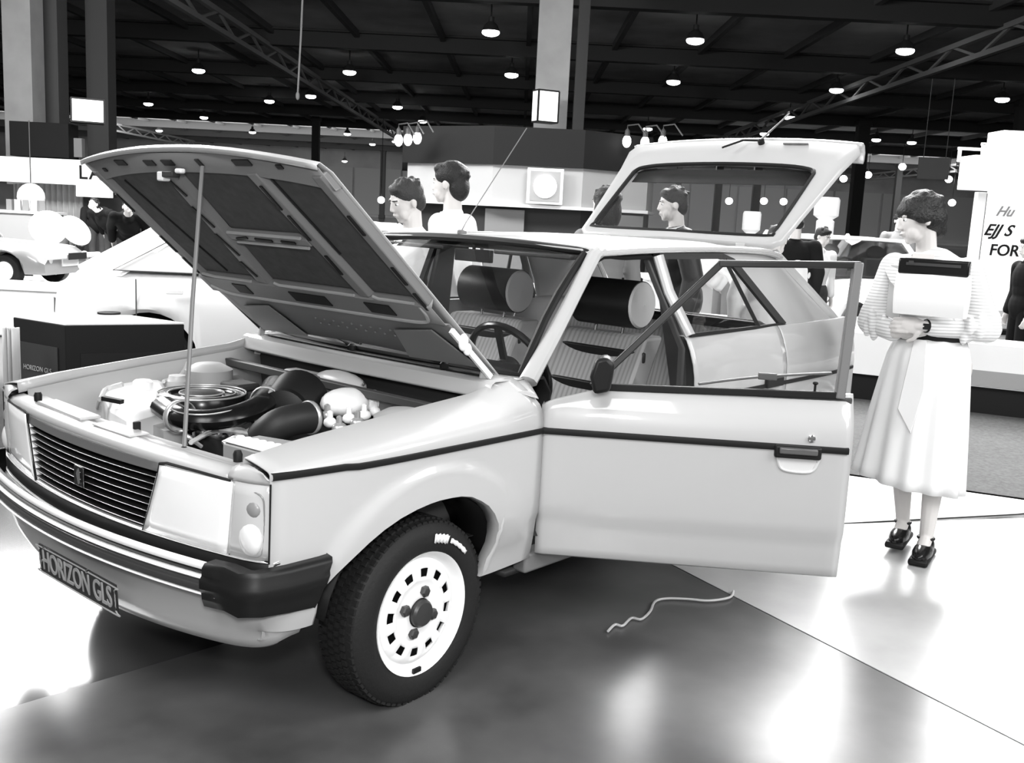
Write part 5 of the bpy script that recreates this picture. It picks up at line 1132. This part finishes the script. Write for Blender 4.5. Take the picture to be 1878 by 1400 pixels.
def person(label, loc, face, h=1.75, head=(0, 0, 0), lean=0., joints=None, top=None, bottom=None, hair='short', hairmat=None, skirt=False, jacket=False, vox=.011, female=False, hands=('rel', 'rel'), group=None, shirt_front=None, collar=True):
    """face = heading (world angle of +y). head = (yaw to own left, pitch down, roll) in degrees"""
    k = h/1.75; root = empty('person', loc, face-pi/2); tag(root, label, 'person', group)
    sw_ = .185 if female else .205
    J = dict(hipL=(-.09, 0, .92), hipR=(.09, 0, .92), kneeL=(-.10, .02, .50), kneeR=(.10, .02, .50), ankL=(-.10, -.02, .09), ankR=(.10, -.02, .09),
             waist=(0, 0, 1.05), chest=(0, .01, 1.28), neck=(0, 0, 1.46), head=(0, .02, 1.625), shL=(-sw_, 0, 1.395), shR=(sw_, 0, 1.395),
             elL=(-sw_-.05, -.03, 1.13), elR=(sw_+.05, -.03, 1.13), wrL=(-sw_-.04, .05, .88), wrR=(sw_+.04, .05, .88))
    J.update(joints or {}); J = {n: V(p)*k for n, p in J.items()}
    if lean:
        R_ = Matrix.Rotation(-radians(lean), 3, 'X'); c = V((0, 0, .95*k))
        for n in ('waist', 'chest', 'neck', 'head', 'shL', 'shR', 'elL', 'elR', 'wrL', 'wrR'):
            J[n] = c+R_ @ (J[n]-c)
    HR = Matrix.Rotation(radians(head[0]), 3, 'Z') @ Matrix.Rotation(-radians(head[1]), 3, 'X') @ Matrix.Rotation(radians(head[2]), 3, 'Y')
    b = head_mb(J['head'], HR, k)
    b.cap2(J['neck']-V((0, .0, .03*k)), J['head']+HR @ V((0, -.02, -.05))*k, .058*k if not female else .048*k, .052*k if not female else .046*k, 14)
    b.cap2(J['shL'], J['shR'], .055*k, .055*k); b.ell(J['chest'], (.155*k, .105*k, .19*k)); b.ell(J['waist'], (.125*k, .09*k, .14*k)); b.ell((J['hipL']+J['hipR'])/2+V((0, 0, .02)), (.155*k, .11*k, .12*k))
    b.ell(J['chest'].lerp(J['waist'], .5), (.135*k, .095*k, .16*k))
    for S in 'LR':
        b.cap2(J['sh'+S], J['el'+S], .050*k, .038*k); b.cap2(J['el'+S], J['wr'+S], .038*k, .026*k)
        b.cap2(J['hip'+S], J['knee'+S], .082*k, .052*k); kn, an = J['knee'+S], J['ank'+S]; m_ = kn.lerp(an, .3); b.cap2(kn, m_, .050*k, .050*k); b.cap2(m_, an, .050*k, .032*k)
        b.cap2(an, an+V((0, .10, -.055))*k, .032*k, .028*k)
        hd = (J['wr'+S]-J['el'+S]).normalized(); mode = hands[0 if S == 'L' else 1]
        if mode: 
            pd = V((1 if S == 'L' else -1, 0, 0)) if mode == 'rel' else V(mode[0]); dv = hd if mode == 'rel' else V(mode[1])
            hand_mb(b, J['wr'+S], dv, pd, 1 if S == 'L' else -1, .5 if mode == 'rel' else mode[2], k)
    body = b.build('body', SKIN, root, remesh=vox*.62, smoothit=2)
    add_eyes(root, J['head'], HR, k)
    hair_cap(root, J['head'], HR, hairmat or HAIR, hair, k, seed=int(h*1000))
    top = top or M('dark_suit', .012, .85, spec=.2)
    b = MB(); g = 1.0
    off = .016 if not jacket else .030
    for S in 'LR': b.cap2(J['neck']-V((0, .01, .045*k)), J['sh'+S].lerp(J['neck'], .25)-V((0, 0, .0)), (.052)*k, (.045)*k)
    b.cap2(J['shL'], J['shR'], (.048+off*.6)*k, (.048+off*.6)*k); b.ell(J['chest'], ((.155+off)*k, (.105+off)*k, .20*k)); b.ell(J['chest'].lerp(J['waist'], .5), ((.138+off)*k, (.095+off)*k, .18*k)); b.ell(J['waist'], ((.130+off)*k, (.09+off)*k, .15*k))
    if collar: b.cap2(J['neck']-V((0, 0, .07*k)), J['neck']-V((0, 0, .015*k)), .085*k, .068*k)
    if jacket: b.ell((J['hipL']+J['hipR'])/2+V((0, 0, .05)), (.19*k, .145*k, .19*k))
    for S in 'LR':
        b.cap2(J['sh'+S], J['el'+S], (.052+off)*k, (.044+off)*k); b.cap2(J['el'+S], J['el'+S].lerp(J['wr'+S], .86), (.042+off)*k, (.032+off)*k)
    tp = b.build('jacket' if jacket else 'shirt', top, root, remesh=vox, smoothit=4)
    if collar:
        c = J['neck']+V((0, .012, .0))*k; b = MB(); b.lathe([(.066*k, -.035*k), (.060*k, .012*k), (.063*k, .014*k), (.075*k, -.038*k)], c, (J['head']-J['neck']), 20, cap=False); b.build('collar', shirt_front or top, root)
    if bottom is not None or not skirt:
        bottom = bottom or M('dark_trousers', .035, .85)
        b = MB(); b.ell((J['hipL']+J['hipR'])/2+V((0, 0, .04)), (.172*k, .128*k, .13*k))
        for S in 'LR': b.cap2(J['hip'+S], J['knee'+S], .098*k, .074*k); b.cap2(J['knee'+S], J['ank'+S]+V((0, 0, -.03)), .074*k, .060*k)
        b.build('trousers', bottom, root, remesh=vox, smoothit=4)
    for S in 'LR':
        an = J['ank'+S]; z = an.z-.09*k; b = MB(); b.ell(an+V((0, .055*k, -.055*k)), (.046*k, .14*k, .042*k)); b.ell(an+V((0, -.02*k, -.045*k)), (.042*k, .05*k, .05*k)); b.box(an+V((0, .045*k, -.080*k)), (.08*k, .25*k, .018*k)); b.build('shoe', BLACKG, root, remesh=.008, smoothit=3)
    return root, J, HR
def facing(loc, u, v, a):     # heading from loc towards another hall point
    q = H(a, A(u, v, a)[0], 0)-V(loc); return atan2(q.y, q.x)
def at(u, a): return H(a, A(u, 400, a)[0], 0)
fh_ = atan2(FH.y, FH.x); rh_ = atan2(RH.y, RH.x)
WS = M('white_shirt', .85, .8); GS = M('grey_shirt', .45, .8)
LEFT = rh_+pi
# smiling man looking down, left of the pair
person('smiling dark-haired man in white shirt, head bent, just right of the bonnet', at(783, 5.45), LEFT+radians(38), 1.64, (-6, 20, -6), 10, top=WS, hair='short', hairmat=M('mid_brown_hair', .03, .6, bump=.5, bscale=120), shirt_front=WS)
person('man with curly black hair and white shirt, turned away to the left', at(838, 6.0), LEFT-radians(18), 1.75, (0, 2, 0), 3, top=WS, hair='curly', shirt_front=WS)
person('person with long dark hair behind the left rail of the tailgate', at(1112, 6.75), fh_+radians(30), 1.68, (10, 0, 0), 0, top=M('grey_blouse', .25, .8), hair='long', female=True)
person('dark-haired man in dark suit and white collar, profile seen through the tailgate', at(1262, 7.0), LEFT+radians(4), 1.715, (0, 6, 0), 8, top=M('dark_suit', .03), jacket=True, shirt_front=WS)
person('man in black suit seen from behind, right of the tailgate', at(1464, 9.95), fh_, 1.62, (0, 25, 0), 4, top=M('black_suit', .006, .9, spec=.2), jacket=True, hair='short')
person('dark-haired person in white blouse right of the man in black', at(1506, 10.9), pi+fh_+radians(20), 1.50, (20, 20, 0), 4, top=WS, hair='short', female=True)
person('person in white shirt bending down beyond the rear side window', at(1342, 10.45), LEFT+radians(20), 1.60, (0, 10, 0), 52, top=WS, hair='short', bottom=M('grey_trousers', .2, .8))
person('person in white coat and dark trousers beyond the rear quarter window', at(1418, 7.0), fh_-radians(30), 1.50, (0, 30, 0), 12, top=WS, hair='short', jacket=True)
person('person in long black coat cut off by the right picture edge', at(1897, 9.8), LEFT, 1.50, (0, 10, 0), 0, top=M('black_suit', .012), jacket=True, bottom=M('black_suit', .012))
person('pale-faced person with dark hair just behind the standing woman', at(1650, 16.5), pi+fh_, 1.78, (0, 0, 0), 0, top=M('grey_blouse', .25), hair='short')
for u, a, h_, d_, lab in ((178, 19.6, 1.58, 30, 'visitor in dark clothes nearest the white discs, leftmost of the trio'), (208, 17.6, 1.6, 160, 'visitor in black suit with pale collar, middle of the left trio'), (236, 14.8, 1.62, 200, 'visitor in black coat nearest the bonnet, rightmost of the left trio')):
    person(lab, at(u, a), fh_+radians(d_), h_, (0, -20, 0), 46, top=M('black_suit', .012), jacket=True, shirt_front=WS)
person('person in black jumper leaning behind the passenger headrest', at(842, 6.6), fh_+radians(150), 1.36, (0, 30, 0), 24, top=M('black_suit', .012), jacket=True, hair='short')

# ---------------- the woman with the white bag
q = pz(1672, 1012); wl = V((q.x, q.y, 0))
camdir = atan2(CAM.y-wl.y, CAM.x-wl.x)
fz = camdir-radians(8)
sk = .96
root, J, HR = person('woman in striped blouse and long white skirt hugging a white bag, walking at right', wl, fz, 1.68, (-62, 12, 4), 1, hair='bowl', female=True, skirt=True, vox=.007,
    top=stripes('striped_blouse', .82, .58, 22, 'Z', .6), hairmat=M('womans_hair', .010, .5, bump=.8, bscale=90),
    joints=dict(waist=(.02, 0, 1.05), chest=(.05, .01, 1.28), shL=(-.105, 0, 1.375), shR=(.225, 0, 1.375), elL=(-.205, -.03, 1.115), wrL=(.03, .195, 1.125), elR=(.315, -.06, 1.10), wrR=(.155, .155, 1.075), ankR=(.065, -.06, .125), kneeR=(.09, .04, .50), ankL=(-.065, .06, .10), kneeL=(-.07, .04, .50), neck=(.085, 0, 1.445), head=(.125, .035, 1.600)),
    hands=(((0, -1, -.1), (1, .05, -.05), .45), ((0, -.6, .8), (-1, .25, .15), .5)), collar=False)
k = 1.68/1.75
# puffed sleeves and open collar
for S in 'LR':
    b = MB(); m_ = J['el'+S].lerp(J['wr'+S], .12); b.ell(m_, (.068, .068, .064)); b.ell(J['el'+S]+V((0, 0, .02)), (.060, .064, .085)); b.ell(J['el'+S].lerp(J['wr'+S], .35), (.052, .052, .052)); b.ell(J['sh'+S], (.062, .068, .060)); b.cap2(J['sh'+S], J['el'+S], .058, .066)
    for t in range(7): 
        c = J['el'+S].lerp(J['wr'+S], .1+.05*t); b.ell(c+V((.03*sin(t*2.3), .05, .03*cos(t*2.3))), (.02, .03, .045))
    b.build('sleeve', stripes('striped_blouse', .82, .58, 22), root, remesh=.007, smoothit=3)
for s in (1, -1):
    b = MB(); n0 = J['neck']; b.grid([[n0+V((s*.040, -.045, .000)), n0+V((s*.105, -.060, -.055))], [n0+V((s*.062, .000, .006)), n0+V((s*.150, .005, -.058))], [n0+V((s*.058, .065, -.005)), n0+V((s*.155, .105, -.080))], [n0+V((s*.045, .115, -.045)), n0+V((s*.120, .150, -.125))], [n0+V((s*.020, .160, -.120)), n0+V((s*.060, .178, -.175))]]); b.build('collar', stripes('striped_blouse', .82, .58, 22), root, solid=.008)
b = MB(); n0 = J['neck']; b.prism([n0+V((-.045, .080, .0)), n0+V((.045, .080, .0)), n0+V((.058, .125, -.09)), n0+V((.0, .160, -.18)), n0+V((-.048, .125, -.09))], (0, .004, 0)); b.build('neckline', SKIN, root)
# grey waistcoat panel on her right side
b = MB(); b.prism([V((.145, .130, 1.33)), V((.215, .095, 1.33)), V((.215, .085, 1.10)), V((.145, .135, 1.08))], (0, .008, 0)); b.build('waistcoat_front', M('waistcoat_grey', .42, .8), root, bevel=.004)
b = MB(); rows = []; NP = 140
for i in range(15):
    t = i/14; z = lerp(1.02, .335, t); row = []
    for j in range(NP):
        a_ = 2*pi*j/NP; rx = lerp(.152, .235, t**.8)+.022*sstep(0, .12, t)*(1-t); ry = lerp(.120, .20, t**.8)+.02*sstep(0, .12, t)*(1-t)
        pl_ = (.010*t+.002)*sin(a_*13)+.010*t*sin(a_*5+1)
        kx = .05*t*sstep(.2, 1, cos(a_)); ox = .02*(1-t)
        row.append(V(((rx*.93+pl_+kx)*cos(a_)+.02*t+ox, (ry+pl_)*sin(a_)+.01*t, z-.02*t*cos(a_)*-1)))
    rows.append(row)
b.grid(rows, cu=True); b.build('skirt', M('white_skirt', .82, .8), root, solid=.004, ang=180)
b = MB(); b.prism([V((.02, .135, 1.01)), V((.075, .13, 1.01)), V((.10, .20, .70)), V((.03, .225, .60)), V((.0, .20, .80))], (0, .006, 0)); b.build('skirt_tie', M('white_skirt', .82), root, bevel=.003)
b = MB(); b.lathe([(.150, -.026), (.158, -.02), (.158, .02), (.150, .026)], (0, 0, 0), n=48, cap=False); b.xf(Matrix.Translation((.02, 0, 1.030)) @ Matrix.Diagonal((1, .80, 1, 1))); b.build('belt', BLACK, root, solid=.004)
b = MB(); w0 = J['wrL']; d_ = (J['wrL']-J['elL']).normalized(); b.lathe([(.029, -.012), (.031, 0), (.029, .012)], w0-d_*.015, d_, 20, cap=False); b.box(w0-d_*.015+V((0, .028, 0)), (.028, .012, .026)); b.build('wristwatch', BLACK, root, solid=.002)
# sandals: thick soles and straps over the plain shoes
for S in 'LR':
    an = J['ank'+S]; b = MB(); b.box(an+V((0, .05, -.075)), (.085, .26, .03)); b.build('platform_sole', BLACK, root, bevel=.01)
    b = MB(); b.tube([an+V((.034*cos(t), .034*sin(t)+.0, .0)) for t in [2*pi*i/16 for i in range(16)]], .007, 6, closed=True); b.build('ankle_strap', BLACK, root)
# the bag she holds (a thing of its own)
bagc = Matrix.Translation(wl) @ Matrix.Rotation(fz-pi/2, 4, 'Z')
bag = empty('hand_bag', bagc @ V((.012, .212, 1.145)), fz-pi/2); tag(bag, 'flat white bag with black folded top held against her chest', 'bag')
b = MB(); rows = []
for i in range(9):
    z = lerp(-.02, .165, i/8); bulge = .020*sin(pi*i/8); rows.append([V((x, y, z)) for x, y in ((-.15-bulge*.3, -.01), (-.14, -.03-bulge*.3), (.14, -.03-bulge*.3), (.15+bulge*.3, -.01), (.15+bulge*.3, .01), (.14, .032+bulge), (0, .038+bulge*1.3), (-.14, .032+bulge), (-.15-bulge*.3, .01))])
b.grid(rows, cu=True); b.f.append(tuple(range(9))); b.mi.append(0); b.f.append(tuple(8*9+i for i in range(9))); b.mi.append(0); b.build('bag_body', WHITE, bag, ang=60)
b = MB(); b.box((0, .012, .190), (.285, .062, .068)); fl_ = b.build('bag_top', BLACKG, bag, bevel=.008)
b = MB(); b.box((0, .045, .200), (.22, .006, .012)); b.box((.09, .047, .206), (.02, .008, .014)); b.build('zip', M('hub_black', .035), bag, smooth=False)

# small things on and above the floor
q0 = pz(1115, 1160); b = MB(); b.tube(catmull([pz(u, v, .009)-V((q0.x, q0.y, 0)) for u, v in ((1115, 1160), (1128, 1148), (1142, 1150), (1158, 1136), (1176, 1138), (1192, 1124), (1201, 1106), (1222, 1100), (1262, 1101), (1300, 1104), (1338, 1098), (1345, 1086))], 5), .005, 6)
o = b.build('cord', M('pale_cord', .5, .6)); o.location = (q0.x, q0.y, .004); tag(o, 'thin pale cord lying in curls on the dark floor below the open door', 'cord')
b = MB(); d0, d1 = ray(563, -40), ray(546, 176); pa_ = CAM+d0*(30/d0.dot(FH)); pb2 = CAM+d1*(30/d1.dot(FH)); b.tube([(0, 0, 0), (pa_-pb2)*.5+V((.05, 0, 0)), pa_-pb2+V((0, 0, 3.4))], .03, 6); b.ell((0, 0, 0), (.06, .06, .12))
o = b.build('hanging_rope', M('rope_grey', .3, .7)); o.location = pb2; tag(o, 'single grey rope hanging from the ceiling above the bonnet', 'rope')
